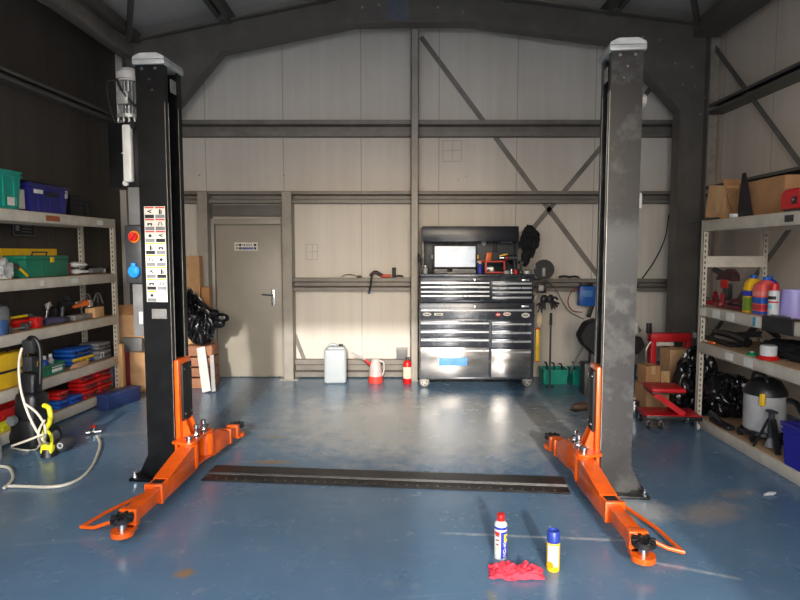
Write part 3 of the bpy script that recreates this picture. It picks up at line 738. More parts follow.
# ================================================================ the tool chest and what stands on it
CY = 7.17                                   # plane of the drawer fronts
def cz(py): return zat(py, CY)
def cx(px, py=330): return xat(px, CY, cz(py)) - CX
CX = (xat(420, CY, 1.0) + xat(535, CY, 1.0)) / 2
M_chest = mat('dark_slate_enamel', (66, 70, 78), 0.26, 0.4, var=0.1, scale=4, coat=0.3)
M_chest_dk = mat('dark_blue_enamel', (24, 28, 38), 0.32, var=0.1, scale=4)
M_pull = mat('bright_drawer_pull', (240, 242, 244), 0.3, 0.6, var=0.01)
M_bare = mat('scratched_steel_front', (168, 166, 164), 0.2, 0.85, var=0.16, scale=3, stretch=(1, 1, 3))
TC = thing('tool_chest', 'wide dark roller tool chest with silver drawer pulls against the gable wall', 'tool chest', (CX, CY, 0), 0)
W2 = (xat(535, CY, 1.0) - xat(420, CY, 1.0)) / 2
zb, zm, ztop = cz(379.5), cz(303), cz(277)
D = 0.50
q = MB().bx(-W2, W2, 0.02, D, zb, zm, 0.006).bx(-W2 - 0.004, W2 + 0.004, 0.0, D, zb, zb + 0.03, 0.004); body = q.done('cabinet_body', M_chest, TC)
q = MB().bx(-W2 + 0.02, W2 - 0.02, 0.015, D - 0.02, zm + 0.004, ztop, 0.006).bx(-W2 + 0.01, W2 - 0.01, 0.0, D - 0.02, ztop, ztop + 0.035, 0.008); q.done('top_box', M_chest, TC)
def drawer(x0, x1, z1, z0, hz, m, name='drawer', hoff=0.0):
    d = MB().bx(x0, x1, -0.008, 0.02, z0 + 0.003, z1 - 0.003, 0.004).done(name, m, TC)
    h = MB(); h.prism([(-0.008, hz - 0.012), (-0.030, hz - 0.006), (-0.032, hz + 0.010), (-0.024, hz + 0.013), (-0.008, hz + 0.013)], x0 + 0.004 + hoff, x1 - 0.004 + hoff, Matrix(((0, 0, 1, 0), (1, 0, 0, 0), (0, 1, 0, 0), (0, 0, 0, 1))))
    h.done('drawer_pull', M_pull, d)
    return d
xl0, xl1, xr0, xr1 = cx(420.5), cx(489), cx(491.5), cx(531)
def column_of(x0, x1, pys, last):
    ys = list(pys) + [last]
    for i in range(len(pys)):
        yy = ys[i] - 3.0 if i == 0 else (ys[i] - (ys[i] - ys[i - 1]) * 0.32)
        nx = ys[i + 1] - (ys[i + 1] - ys[i]) * 0.32 if i < len(pys) - 1 else last
        last_low = (i == len(pys) - 1 and last > 370)
        drawer(x0, x1, cz(yy), cz(nx), cz(ys[i]), M_bare if last_low else M_chest)
column_of(xl0, xl1, (283, 287.2, 291.8, 296), 300.5)
column_of(xr0, xr1, (283.6, 288, 292.3, 297.6), 300.5)
dw = drawer(cx(420.5), cx(531), cz(307.5), cz(319.5), cz(310.3), M_chest)
column_of(xl0, xl1, (323.3, 332, 340.2, 350.6), 377.5)
column_of(xr0, xr1, (324.2, 333, 341.6, 352.2), 377.5)
# stickers on the wide drawer and a blue strip on the big low drawer
def oval(px, py, w, h, m, name='sticker', rnd_=True, m2=None):
    q = MB(); X, Z = cx(px, py), cz(py)
    t = Matrix.Translation((X, -0.0085, Z)) @ Matrix.Rotation(R(90), 4, 'X')
    if rnd_: q.lathe([(0, 0), (0.5, 0), (0.5, 0.0015), (0, 0.0015)], seg=20, M=t @ Matrix.Diagonal((w, h, 1, 1)))
    else: q.box((X, -0.009, Z), (w, 0.0015, h), None, 0.0005)
    if m2:
        q.m(1).box((X, -0.0102, Z), (w * 0.6, 0.0008, h * 0.3))
    q.done(name, [m, m2] if m2 else m, dw)
oval(427, 314.2, 0.105, 0.042, M_paper, m2=M_label_grey); oval(438.5, 314.2, 0.105, 0.03, M_paper, rnd_=False, m2=M_label_dark)
oval(498, 314.5, 0.06, 0.045, M_label_red, m2=M_paper); oval(507, 314, 0.095, 0.044, M_paper, m2=M_label_red); oval(525.5, 315.2, 0.10, 0.058, M_paper, m2=M_label_grey)
q = MB().box((cx(525.5, 307), 0.012, cz(306.5)), (0.085, 0.006, 0.022), None, 0.002); q.done('maker_badge', M_alu, TC)
q = MB().box((cx(525.5, 280.5), -0.002, cz(280.3)), (0.085, 0.006, 0.020), None, 0.002); q.done('maker_badge', M_alu, TC)
q = MB().box((cx(453, 361.5), -0.010, cz(361.5)), (0.34, 0.002, 0.10), None, 0.0008); bs = q.done('drawer_sticker', mat('pale_blue_sticker', (96, 158, 226), 0.5), TC); bs['label'] = 'pale blue sticker on the low drawer'
for px, py in ((474.5, 279.7), (474.5, 306.5)):
    MB().cyl((cx(px, py), 0.014, cz(py)), (cx(px, py), -0.008, cz(py)), 0.012, seg=14).done('lock', M_chrome, TC)
# castors
for x in (cx(424.5, 383), cx(527.5, 383)):
    for y in (0.07, D - 0.07):
        wz = 0.064
        k = MB().box((x, y, zb - 0.012), (0.11, 0.10, 0.024), None, 0.003).bx(x - 0.02, x + 0.02, y - 0.032, y - 0.027, wz - 0.02, zb - 0.02).bx(x - 0.02, x + 0.02, y + 0.027, y + 0.032, wz - 0.02, zb - 0.02)
        k = k.done('castor', M_steel, TC)
        g = MB().cyl((x, y - 0.025, wz), (x, y + 0.025, wz), 0.064, seg=28, bev=0.008).m(1).cyl((x, y - 0.029, wz), (x, y + 0.029, wz), 0.046, seg=20).m(2)
        for s in range(5):
            a = s * 2 * math.pi / 5; g.cyl((x + 0.026 * math.cos(a), y - 0.031, wz + 0.026 * math.sin(a)), (x + 0.026 * math.cos(a), y - 0.028, wz + 0.026 * math.sin(a)), 0.012, seg=10)
        g.done('wheel', [M_dgrey, M_steel, M_plastic_black], k)
# hutch with pegboard back and a dark canopy
hz0, hz1, hz2 = ztop + 0.036, cz(240.5), cz(226)
q = MB().bx(cx(423, 250), W2 - 0.16, D - 0.03, D - 0.01, hz0, hz2, 0.003); q.done('hutch_back', mat('slate_back_panel', (62, 66, 72), 0.45, var=0.1), TC)
q = MB().bx(cx(423, 250), W2 - 0.18, 0.16, D - 0.03, hz1, hz2, 0.006).bx(cx(423, 250), W2 - 0.18, 0.14, 0.165, hz1 - 0.01, hz2 + 0.004, 0.003); q.done('hutch_canopy', M_chest_dk, TC)
q = MB().bx(cx(423, 250), cx(423, 250) + 0.018, 0.28, D - 0.03, hz0, hz1); q.done('hutch_side', M_chest_dk, TC)
MB().bx(W2 - 0.18, W2 - 0.162, 0.28, D - 0.03, hz0, hz1).done('hutch_side', M_chest_dk, TC)
for px, py in ((440, 243.8), (449, 243.8), (457, 243.8), (465, 243.8)):
    MB().box((cx(px, py), D - 0.036, zat(py, CY + D)), (0.075, 0.012, 0.02)).done('hutch_slot', M_label_dark, TC)
for px, py, r_ in ((488.5, 243.5, 0.030),):
    MB().cyl((cx(px, py) * 1.05, D - 0.05, cz(py) + 0.01), (cx(px, py) * 1.05, D - 0.03, cz(py) + 0.01), r_, seg=22, bev=0.004).done('round_badge', M_lgrey, TC)
q = MB().box((cx(512, 242.5) * 1.05, D - 0.033, cz(242.5) + 0.01), (0.15, 0.004, 0.018)).m(1)
for k in range(6): q.box((cx(512, 242.5) * 1.05 - 0.06 + k * 0.024, D - 0.036, cz(242.5) + 0.01), (0.014, 0.003, 0.02), (0, 20 * (-1) ** k, 0))
q.done('hutch_badge', [M_dgrey, M_lgrey], TC)
q = MB().box((cx(500, 245) * 1.05, D - 0.045, cz(246)), (0.055, 0.03, 0.15), None, 0.006); q.done('socket_column', M_label_dark, TC)
q = MB().box((cx(509, 256) * 1.05, D - 0.034, cz(256)), (0.11, 0.006, 0.045), (0, -14, 0), 0.002); yb_ = q.done('hutch_sticker', M_yellow, TC); yb_['label'] = 'yellow slanted sticker on the hutch back'
TOPZ = ztop + 0.035
def on_chest(name, label, cat, px, dy, rz=0, group=None):
    return thing(name, label, cat, (CX + cx(px, 274) * (CY + dy) / CY, CY + dy, TOPZ + 0.0015), rz, group)
# monitor on its stand
t = thing('monitor', 'flat computer monitor with bright reflecting screen standing on the tool chest', 'monitor', (xat(455, CY + 0.34, 1.6), CY + 0.34, TOPZ + 0.0015))
mz0, mz1 = zat(269, CY + 0.34) - TOPZ, zat(245, CY + 0.34) - TOPZ; mw = xat(477, CY + 0.34, 1.6) - xat(433, CY + 0.34, 1.6)
MB().box((0, 0, (mz0 + mz1) / 2), (mw, 0.035, mz1 - mz0), None, 0.008).done('monitor_case', M_dgrey, t)
sm = bpy.data.materials.new('screen_reflection_glow'); sm.use_nodes = True; sb = sm.node_tree.nodes['Principled BSDF']  # bright reflection on the screen is put in as a mottled glow
nzz = sm.node_tree.nodes.new('ShaderNodeTexNoise'); nzz.inputs['Scale'].default_value = 5; tcc = sm.node_tree.nodes.new('ShaderNodeTexCoord'); sm.node_tree.links.new(tcc.outputs['Object'], nzz.inputs['Vector'])
rr = sm.node_tree.nodes.new('ShaderNodeValToRGB'); rr.color_ramp.elements[0].position = 0.3; rr.color_ramp.elements[1].position = 0.5; rr.color_ramp.elements[0].color = lin((176, 186, 198)); rr.color_ramp.elements[1].color = lin((226, 232, 238))
sm.node_tree.links.new(nzz.outputs['Fac'], rr.inputs['Fac']); sm.node_tree.links.new(rr.outputs['Color'], sb.inputs['Emission Color']); sb.inputs['Emission Strength'].default_value = 0.85; sb.inputs['Base Color'].default_value = lin((30, 32, 36)); sb.inputs['Roughness'].default_value = 0.15
MB().bx(-mw / 2 + 0.022, mw / 2 - 0.022, -0.0195, -0.0175, mz0 + 0.025, mz1 - 0.018).done('screen', sm, t)
MB().box((0, 0.01, mz0 / 2 + 0.02), (0.06, 0.03, mz0 + 0.04), None, 0.004).box((0, 0, 0.006), (0.22, 0.14, 0.012), None, 0.004).done('monitor_stand', M_ivory, t)
for s in (-1, 1): MB().box((s * (mw / 2 + 0.012), 0.01, (mz0 + mz1) / 2), (0.02, 0.02, 0.05), None, 0.004).done('side_clip', M_yellow if s > 0 else M_lgrey, t)
# keyboard propped under the screen
for px, wd_, lb in ((443.5, 0.155, 'short pale bar speaker lying under the monitor, beside the stand'), (467, 0.27, 'long pale bar speaker lying under the monitor')):
    t = on_chest('bar_speaker', lb, 'speaker', px - 1, 0.16, 0)
    MB().box((0, 0, 0.027), (wd_, 0.05, 0.05), None, 0.01).done('speaker_case', M_lgrey, t); MB().box((0, -0.0265, 0.027), (wd_ * 0.9, 0.004, 0.03), None, 0.001).done('speaker_grille', M_grey, t)
# tablet in a red bumper
t = on_chest('tablet_tester', 'dark tablet tester in an orange-red bumper leaning against the hutch', 'tablet', 497, 0.20)
MB().box((0, 0, 0.078), (0.25, 0.03, 0.155), (-8, 0, 0), 0.012).done('bumper', mat('coral_bumper', (214, 76, 66), 0.5), t)
MB().box((0, -0.0155, 0.078), (0.205, 0.006, 0.118), (-8, 0, 0), 0.002).done('tablet_screen', mat('dark_glass', (16, 26, 26), 0.12, var=0.05), t)
# orange torque tester, magnet bar, bottles, drill, jars
t = on_chest('inspection_lamp', 'orange and white inspection lamp clipped on the hutch back', 'lamp', 491, 0.40)
t.location.z = zat(258, CY + 0.42) - 0.045
MB().box((0.02, 0.035, 0.05), (0.07, 0.06, 0.13), (0, 8, 0), 0.008).done('lamp_body', mat('signal_orange', (240, 112, 46), 0.45), t); MB().box((-0.10, 0.045, 0.0), (0.18, 0.03, 0.03), (0, -4, 0), 0.006).done('lamp_handle', mat('deep_orange', (198, 68, 26), 0.45), t)
for i, (px, c, h, lb) in enumerate(((481.5, M_label_blue, 0.15, 'slim blue spray bottle with white trigger on the chest top'), (427, M_lgrey, 0.10, 'squat grey jar on the near corner of the chest top'))):
    t = on_chest('spray_bottle' if i == 0 else 'jar', lb, 'bottle' if i == 0 else 'jar', px, 0.16)
    MB().lathe([(0, 0), (0.026, 0), (0.028, 0.01), (0.028, h * 0.6), (0.012, h * 0.75), (0.012, h * 0.8), (0, h * 0.8)], seg=18).done('bottle_body', c, t)
    MB().lathe([(0, h * 0.8), (0.017, h * 0.8), (0.015, h), (0, h)], seg=14).bx(-0.03, 0.01, -0.008, 0.008, h * 0.9, h, 0.003).done('bottle_cap', M_white, t)
def screwdriver(px, dy, h, hm, lb):
    t = on_chest('long_screwdriver', lb, 'screwdriver', px, dy)
    MB().cyl((0, 0, 0), (0, 0, h * 0.55), 0.006, seg=8).done('shaft', M_chrome, t); MB().lathe([(0, h * 0.55), (0.014, h * 0.56), (0.017, h * 0.75), (0.015, h), (0, h)], seg=12).done('screwdriver_handle', hm, t)
screwdriver(420.6, 0.12, 0.24, M_label_dark, 'black-handled long screwdriver upright at the end of the chest'); screwdriver(423, 0.08, 0.19, M_dgrey, 'shorter grey-handled screwdriver upright at the end of the chest')
t = on_chest('steel_ruler', 'pale upright steel rule leaning on the chest end', 'ruler', 426, 0.30); MB().box((0, 0, 0.12), (0.022, 0.008, 0.24), None, 0.001).done('rule_blade', M_paper, t)
def drill(t, m1, m2, sc=1.0, chuck=True, base=True):
    k = Matrix.Diagonal((sc, sc, sc, 1))
    MB(k).cyl((-0.07, 0, 0.19), (0.07, 0, 0.19), 0.034, seg=18, bev=0.008).cyl((0.07, 0, 0.19), (0.10, 0, 0.19), 0.030, 0.024, seg=18).done('motor_housing', m1, t)
    MB(k).tube([(-0.03, 0, 0.17), (-0.035, 0, 0.11), (-0.045, 0, 0.05)], 0.021, 12, smooth=4).done('grip', m2, t)
    if base: MB(k).box((-0.035, 0, 0.026), (0.115, 0.07, 0.052), None, 0.008).done('battery', m2, t)
    if chuck: MB(k).cyl((0.10, 0, 0.19), (0.145, 0, 0.19), 0.021, 0.014, seg=16).cyl((0.145, 0, 0.19), (0.20, 0, 0.19), 0.004, seg=6).done('chuck', M_chrome, t)
t = on_chest('cordless_drill', 'black cordless drill with red collar standing at the end of the chest top', 'drill', 513, 0.15, 180); drill(t, M_dgrey, M_plastic_black, 1.0)
MB().cyl((0.06, 0, 0.19), (0.075, 0, 0.19), 0.038, seg=18).done('torque_collar', M_red, t)
t = on_chest('impact_wrench', 'dark impact wrench with pale nose beside the cordless drill', 'wrench', 521.5, 0.08, 90); drill(t, M_plastic_black, M_dgrey, 0.7, False)
MB().cyl((0.07, 0, 0.133), (0.10, 0, 0.133), 0.02, seg=14).done('anvil', M_chrome, t)
for px, rr_, hh, mm, lb in ((512, 0.028, 0.07, M_chrome, 'shiny small tin on the chest top before the drill'), (516.5, 0.024, 0.06, M_red, 'tiny red tub beside the shiny tin'), (507, 0.03, 0.045, M_lgrey, 'low grey tub beside the tablet tester'), (527.5, 0.028, 0.05, M_white, 'low white tub at the far end of the chest top')):
    t = on_chest('tub', lb, 'tub', px, 0.07); MB().lathe([(0, 0), (rr_, 0), (rr_ * 1.05, hh * 0.8), (0, hh * 0.8)], seg=18).done('tub_body', mm, t); MB().lathe([(0, hh * 0.8), (rr_ * 1.12, hh * 0.8), (rr_ * 1.12, hh), (0, hh)], seg=18).done('tub_lid', M_dgrey, t)
# black jacket bundle on the end of the canopy
p = at(524, 243, 7.40)
t = thing('black_jacket', 'bundled black jacket hung over the end of the hutch canopy', 'jacket', (CX + W2 - 0.035, 7.36, cz(258)))
def jk(p): return Vector((p.x * (1.0 + 0.25 * p.z), p.y, p.z))
MB().blob((0, 0, 0.19), (0.115, 0.10, 0.20), 3, 0.25, 2.0, 4, crease=0.25, shape=jk).done('jacket_body', mat('black_cloth', (14, 14, 18), 0.85, bump=0.4, bscale=30), t)
MB().blob((-0.05, -0.02, 0.01), (0.055, 0.05, 0.13), 8, 0.2, 2.5, 3, crease=0.2).done('jacket_sleeve', MATS['black_cloth'], t)
# hooks, lamp, straps and a spirit level hung from the side of the chest
XS = CX + W2
def hung(name, label, cat, px, py, Y=7.3):
    p = at(px, py, Y); return thing(name, label, cat, p)
t = hung('cable_reel', 'black round cable reel hung beside the chest top', 'cable reel', 544, 269.5, 7.30)
MB().cyl((0, -0.03, 0), (0, -0.02, 0), 0.12, seg=32, bev=0.003).cyl((0, 0.02, 0), (0, 0.03, 0), 0.12, seg=32, bev=0.003).cyl((0, -0.02, 0), (0, 0.02, 0), 0.085, seg=28).done('reel_drum', M_plastic_black, t)
MB().box((-0.01, -0.036, -0.03), (0.035, 0.01, 0.10), None, 0.004).done('reel_plate', M_lgrey, t)
MB().box((-0.10, 0.0, 0.03), (0.05, 0.05, 0.05), None, 0.008).done('reel_bracket', M_white, t)
t = hung('glove_pair', 'pair of black work gloves hung under the cable reel by the chest', 'gloves', 547, 299, 7.27)
for k, (dx, a) in enumerate(((-0.03, -30), (0.04, 40))):
    g = MB().blob((dx, 0, 0), (0.045, 0.025, 0.055), k, 0.12, 2, 3)
    for f in range(4):
        an = R(a - 30 + f * 20); g.tube([(dx, 0, -0.02), (dx + 0.075 * math.sin(an), -0.01, -0.02 - 0.075 * math.cos(an)), (dx + 0.115 * math.sin(an), -0.015, -0.02 - 0.11 * math.cos(an))], [0.016, 0.011], 8, smooth=3)
    g.tube([(dx, 0, 0.01), (dx + 0.06, -0.01, 0.02), (dx + 0.085, -0.012, -0.01)], [0.016, 0.012], 8, smooth=3)
    g.done('glove', M_plastic_black, t)
t = hung('clip_holder', 'black wall clip with pale centre fixed on the chest side', 'clip', 541.5, 288, 7.27)
MB().bx(-0.05, 0.05, -0.02, 0.02, 0.035, 0.06, 0.004).bx(-0.05, 0.05, -0.02, 0.02, -0.06, -0.035, 0.004).bx(0.03, 0.055, -0.02, 0.02, -0.06, 0.06, 0.004).done('clip_frame', M_plastic_black, t); MB().box((-0.005, -0.005, 0), (0.06, 0.02, 0.07), None, 0.008).done('clip_pad', M_lgrey, t)
t = hung('cloth_bag', 'small cream cloth bag hung on the chest side above the yellow spirit level', 'bag', 539.5, 320, 7.25)
MB().blob((0, 0, 0), (0.045, 0.04, 0.10), 5, 0.15, 2, 3, crease=0.1).done('bag_body', mat('cream_cloth', (206, 186, 156), 0.85, bump=0.3), t); MB().tube([(-0.02, 0, 0.09), (-0.01, 0, 0.13), (0.02, 0, 0.13), (0.03, 0, 0.09)], 0.008, 6, smooth=3).done('drawstring', M_plastic_black, t)
t = thing('spirit_level', 'yellow spirit level standing upright beside the tool chest', 'spirit level', (xat(538, 7.25, 0.9), 7.25, zat(361, 7.3)))
lh = zat(328, 7.3) - zat(361, 7.3)
MB().bx(-0.022, 0.022, -0.012, 0.012, 0.01, lh, 0.003).done('level_body', M_yellow, t); MB().bx(-0.024, 0.024, -0.014, 0.014, lh - 0.012, lh + 0.008, 0.002).bx(-0.024, 0.024, -0.014, 0.014, -0.002, 0.012, 0.002).done('end_cap', M_red, t)
MB().cyl((-0.018, -0.013, lh * 0.5), (0.018, -0.013, lh * 0.5), 0.008, seg=10).done('vial', M_lime, t)
# shelf bracket carrying these on the chest side
q = MB().bx(W2 + 0.002, W2 + 0.03, 0.05, 0.3, cz(300), cz(296)).bx(W2 + 0.002, W2 + 0.02, 0.24, 0.28, cz(366), cz(270))
q.done('tool_rail', M_steel, TC)
for py in (268, 283, 291, 303, 321):
    MB().tube([(W2 + 0.02, 0.26, cz(py) + 0.03), (W2 + 0.05, 0.26, cz(py) + 0.025), (W2 + 0.06, 0.26, cz(py) + 0.045)], 0.006, 6).done('hook', M_chrome, TC)
# ================================================================ racking along the dark wall
class Rack:
    def __init__(s, O, rz, depth, sgn):
        s.O = Vector((*O, 0)); a = R(rz); s.rz = rz; s.depth = depth; s.sgn = sgn
        s.ex = Vector((math.cos(a), math.sin(a), 0)); s.ey = Vector((-math.sin(a), math.cos(a), 0))
    def p(s, px, back, z):
        # the point at height z, `back` behind the front edge, seen at picture column px
        A = s.O + s.ex * (s.sgn * back); k = (px - 400) / F
        # (A.x + t ex) = k * ((A.y + t ey) CP - (z-EYE) SP)
        t = (k * (A.y * CP - (z - EYE) * SP) - A.x) / (s.ey.x - k * s.ey.y * CP)
        q = A + s.ey * t; q.z = z; return q
def build_rack(rack, name, label, levels, y0, y1, legs_y, zmax, upper_brace=None):
    root = thing(name, label, 'shelving', rack.O, rack.rz)
    d, g = rack.depth, rack.sgn
    for z in levels:
        MB().bx(0.012 * g, g * (d - 0.012), y0 + 0.01, y1 - 0.03, z - 0.022, z, 0.001).done('shelf_board', M_chip, root)
        q = MB()
        q.bx(0, 0.03 * g, y0, y1 - 0.028, z - 0.10, z - 0.004, 0.003).bx(0.0 * g, -0.006 * g, y0, y1 - 0.028, z - 0.088, z - 0.016, 0.002)
        q.done('shelf_beam', M_shelf_steel, root)
        MB().bx(g * d, g * (d - 0.03), y0, y1 - 0.028, z - 0.10, z - 0.004, 0.003).done('shelf_beam', M_shelf_steel, root)
        MB().bx(g * 0.03, g * (d - 0.03), y1 - 0.035, y1 - 0.01, z - 0.08, z - 0.025).done('side_tie', M_shelf_steel, root)
    for ly in legs_y:
        for xx in (0, d - 0.045):
            q = MB(); x0 = g * xx; x1 = g * (xx + 0.045)
            # angle upright with slots
            q.bx(x0, x1, ly - 0.028, ly - 0.024, 0.004, zmax).bx(*( (x0, x0 + g * 0.004)), ly - 0.028, ly + 0.012, 0.004, zmax)
            q.m(1)
            for k in range(int(zmax / 0.05)):
                q.bx((x0 + x1) / 2 - 0.006, (x0 + x1) / 2 + 0.006, ly - 0.0288, ly - 0.0278, 0.03 + k * 0.05, 0.055 + k * 0.05)
            up = q.done('upright', [M_shelf_steel, M_dgrey], root)
            MB().bx(x0 - 0.004, x1 + 0.004, ly - 0.034, ly + 0.016, 0, 0.006).done('foot', M_plastic_black, up)
    return root
LK = Rack((-3.18, 6.74), -5.0, 0.42, -1)
LZ = [2.005, 1.405, 0.938, 0.47, 0.115]
LR = build_rack(LK, 'shelving_rack', 'grey steel racking with chipboard shelves along the dark wall', LZ, -2.6, 0.0, (-2.56, 0.0), 2.005)
# blank paper tags on the beams
def tag_on(root, rack, px, z, w, h, m):
    p = rack.p(px, -0.007, z - 0.052) - rack.O
    yy = p.dot(rack.ey)
    MB().bx(rack.sgn * -0.0062, rack.sgn * -0.0075, yy - w / 2, yy + w / 2, z - 0.052 - h / 2, z - 0.052 + h / 2).done('shelf_tag', m, root)
for px, zi, w, m in ((53, 0, 0.20, mat('rust_tape', (170, 92, 56), 0.6)), (100, 0, 0.10, M_paper), (75, 1, 0.10, M_paper), (42, 1, 0.06, M_paper)): tag_on(LR, LK, px, LZ[zi], w, 0.05, m)

def on_left(name, label, cat, px, back, zi, rz=0, group=None, dz=0.002):
    p = LK.p(px, back, LZ[zi]); p.z += dz
    return thing(name, label, cat, p, LK.rz + rz, group)
def pxw(rack, pa, pb, back, z):
    return (rack.p(pa, back, z) - rack.p(pb, back, z)).length
def tote(t, L, D_, h, m, lid=None, taper=0.9, rim=True):
    # open storage tote: length along y
    q = MB()
    o = [(D_ / 2, L / 2)]
    def ring(k, z, inset=0.0): return [((sx * (D_ / 2 * k - inset)), (sy * (L / 2 * k - inset)), z) for sx, sy in ((-1, -1), (1, -1), (1, 1), (-1, 1))]
    r0, r1, r2, r3 = ring(taper, 0), ring(1, h), ring(1, h, 0.006), ring(taper, 0.006, 0.006)
    for a, b in ((r0, r1), (r1, r2), (r2, r3)):
        for i in range(4): q.quad([a[i], a[(i + 1) % 4], b[(i + 1) % 4], b[i]])
    q.quad(r0[::-1]); q.quad(r3)
    if rim:
        for zz in (h - 0.012, h - 0.05):
            q.bx(-D_ / 2 - 0.01, D_ / 2 + 0.01, -L / 2 - 0.01, -L / 2 + 0.004, zz, zz + 0.012).bx(-D_ / 2 - 0.01, D_ / 2 + 0.01, L / 2 - 0.004, L / 2 + 0.01, zz, zz + 0.012)
            q.bx(-D_ / 2 - 0.01, -D_ / 2 + 0.004, -L / 2 + 0.004, L / 2 - 0.004, zz, zz + 0.012).bx(D_ / 2 - 0.004, D_ / 2 + 0.01, -L / 2 + 0.004, L / 2 - 0.004, zz, zz + 0.012)
        for k in (-0.3, 0.0, 0.3): q.bx(D_ / 2 - 0.012, D_ / 2 + 0.006, L * k - 0.006, L * k + 0.006, 0.02, h - 0.04)
    o_ = q.done('tote_body', m, t)
    if lid: MB().box((0, 0, h + 0.012), (D_ + 0.03, L + 0.03, 0.022), None, 0.006).box((0, 0, h + 0.026), (D_ * 0.8, L * 0.8, 0.01), None, 0.003).done('tote_lid', lid, t)
    return o_
def tool_case(t, L, D_, h, m, m2, handle=True, latch=True, f=1):
    # hard case lying flat, handle and latches on the face towards the aisle
    q = MB(); q.box((0, 0, h * 0.25 + 0.001), (D_, L, h * 0.5 - 0.002), None, min(0.018, h * 0.2)); q.done('case_base', m, t)
    q = MB(); q.box((0, 0, h * 0.75), (D_, L, h * 0.5 - 0.002), None, min(0.018, h * 0.2)); q.box((0, 0, h - 0.002), (D_ * 0.6, L * 0.6, 0.006), None, 0.002); q.done('case_lid', m, t)
    if handle: MB().tube([(f * D_ / 2, -L * 0.14, h * 0.45), (f * (D_ / 2 + 0.022), -L * 0.13, h * 0.42), (f * (D_ / 2 + 0.022), L * 0.13, h * 0.42), (f * D_ / 2, L * 0.14, h * 0.45)], 0.008, 8).done('case_handle', m2, t)
    if latch:
        for y in (-L * 0.32, L * 0.32): MB().box((f * (D_ / 2 + 0.003), y, h * 0.5), (0.012, L * 0.09, h * 0.42), None, 0.003).done('latch', m2, t)
def carton(t, w, d, h, m=None, open_=False, tape=True, flaps=None):
    m = m or M_card
    q = MB(); q.box((0, 0, h / 2), (w, d, h), None, 0.004, 1); b = q.done('carton_body', m, t)
    if tape: MB().bx(-0.025, 0.025, -d / 2 - 0.0012, d / 2 + 0.0012, h - 0.06, h + 0.0012).done('tape', M_tape, t)
    return b
# --- top shelf
t = on_left('storage_tote', 'teal storage tote with white label on the top shelf beside the cream board', 'storage tote', -11, 0.16, 0)
L_ = 0.42; tote(t, L_, 0.28, zat(166, 5.0) - LZ[0] - 0.01, M_teal); MB().bx(0.139, 0.143, 0.04, 0.14, 0.03, 0.10).done('tote_label', M_paper, t); MB().box((0.0, 0.1, 0.175), (0.2, 0.09, 0.03), (0, 10, 0), 0.004).done('yellow_cloth', M_yellow, t)
t = on_left('cream_board', 'cream board edge standing between the teal and navy totes', 'board', 13.5, 0.14, 0); MB().box((0, 0, 0.10), (0.16, 0.09, 0.17), None, 0.003).done('board_panel', M_ivory, t)
t = on_left('storage_tote', 'large navy lidded storage tote on the top shelf, small white label', 'storage tote', 36, 0.17, 0)
Lb = pxw(LK, 23, 62, 0.03, 2.1) ; hb = 0.25
tote(t, Lb, 0.30, hb, M_navy, mat('black_navy_lid', (18, 18, 34), 0.4)); MB().bx(0.151, 0.157, -Lb * 0.42, -Lb * 0.2, hb - 0.085, hb - 0.045).done('tote_label', M_paper, t)
MB().bx(0.151, 0.158, -0.06, 0.1, hb - 0.10, hb - 0.062).done('hand_grip', M_label_dark, t); MB().box((0.15, Lb / 2 - 0.03, hb - 0.06), (0.02, 0.03, 0.07), None, 0.004).done('lid_clip', M_lgrey, t)
t = on_left('black_crate', 'matt black crate at the end of the top shelf beyond the navy tote', 'crate', 70, 0.22, 0); tote(t, 0.36, 0.26, 0.19, M_plastic_black); MB().box((0, 0.0, 0.2), (0.30, 0.42, 0.02), None, 0.004).done('crate_lid', M_plastic_black, t)
# --- second shelf
t = on_left('tool_chest_case', 'green steel toolbox with folding handle on the second shelf', 'toolbox', 38, 0.155, 1)
Lg = pxw(LK, 20, 64, 0.03, 1.5); hg = 0.20
MB().box((0, 0, hg * 0.4), (0.22, Lg, hg * 0.8), None, 0.006).done('box_base', M_green, t); MB().box((0, 0, hg * 0.9), (0.225, Lg * 1.01, hg * 0.2), None, 0.008).done('box_lid', M_green, t)
MB().tube([(0.02, -0.10, hg), (0.03, -0.10, hg + 0.03), (0.03, 0.10, hg + 0.03), (0.02, 0.10, hg)], 0.007, 8).done('case_handle', M_dgrey, t); MB().box((0.116, 0.05, hg * 0.8), (0.012, 0.05, 0.05), None, 0.003).done('latch', M_yellow, t)
MB().bx(0.111, 0.113, -Lg * 0.16, -Lg * 0.155, 0.01, hg * 0.78).done('box_seam', M_teal, t)
t = on_left('wooden_tray', 'yellow-edged wooden tray standing behind the green toolbox', 'tray', 27, 0.345, 1); MB().bx(-0.02, 0.02, -0.52, 0.42, 0, 0.265, 0.003).done('tray_base', M_wood, t); MB().bx(0.021, 0.026, 0.34, 0.42, 0.0, 0.265).bx(0.021, 0.026, -0.52, 0.34, 0.20, 0.265).done('tray_edge', M_yellow, t)
t = on_left('white_rag', 'crumpled white rag heap on the second shelf beside the toolbox', 'rag', -1, 0.12, 1); MB().blob((0, 0, 0.07), (0.08, 0.14, 0.10), 4, 0.35, 2.2, 4, floor=0, crease=0.25).done('rag_heap', mat('white_rag_cloth', (188, 186, 180), 0.85, bump=0.3), t)
t = on_left('yellow_scraper', 'yellow-handled tool leaning on the white rag', 'scraper', 22, 0.025, 1, dz=0.01); MB().tube([(0, 0.07, 0.012), (0, 0.02, 0.05), (0, -0.05, 0.10)], [0.012, 0.012], 10, smooth=4).done('scraper_handle', M_yellow, t); MB().box((0.0, -0.06, 0.10), (0.03, 0.03, 0.05), (30, 0, 0), 0.003).done('scraper_blade', M_dgrey, t)
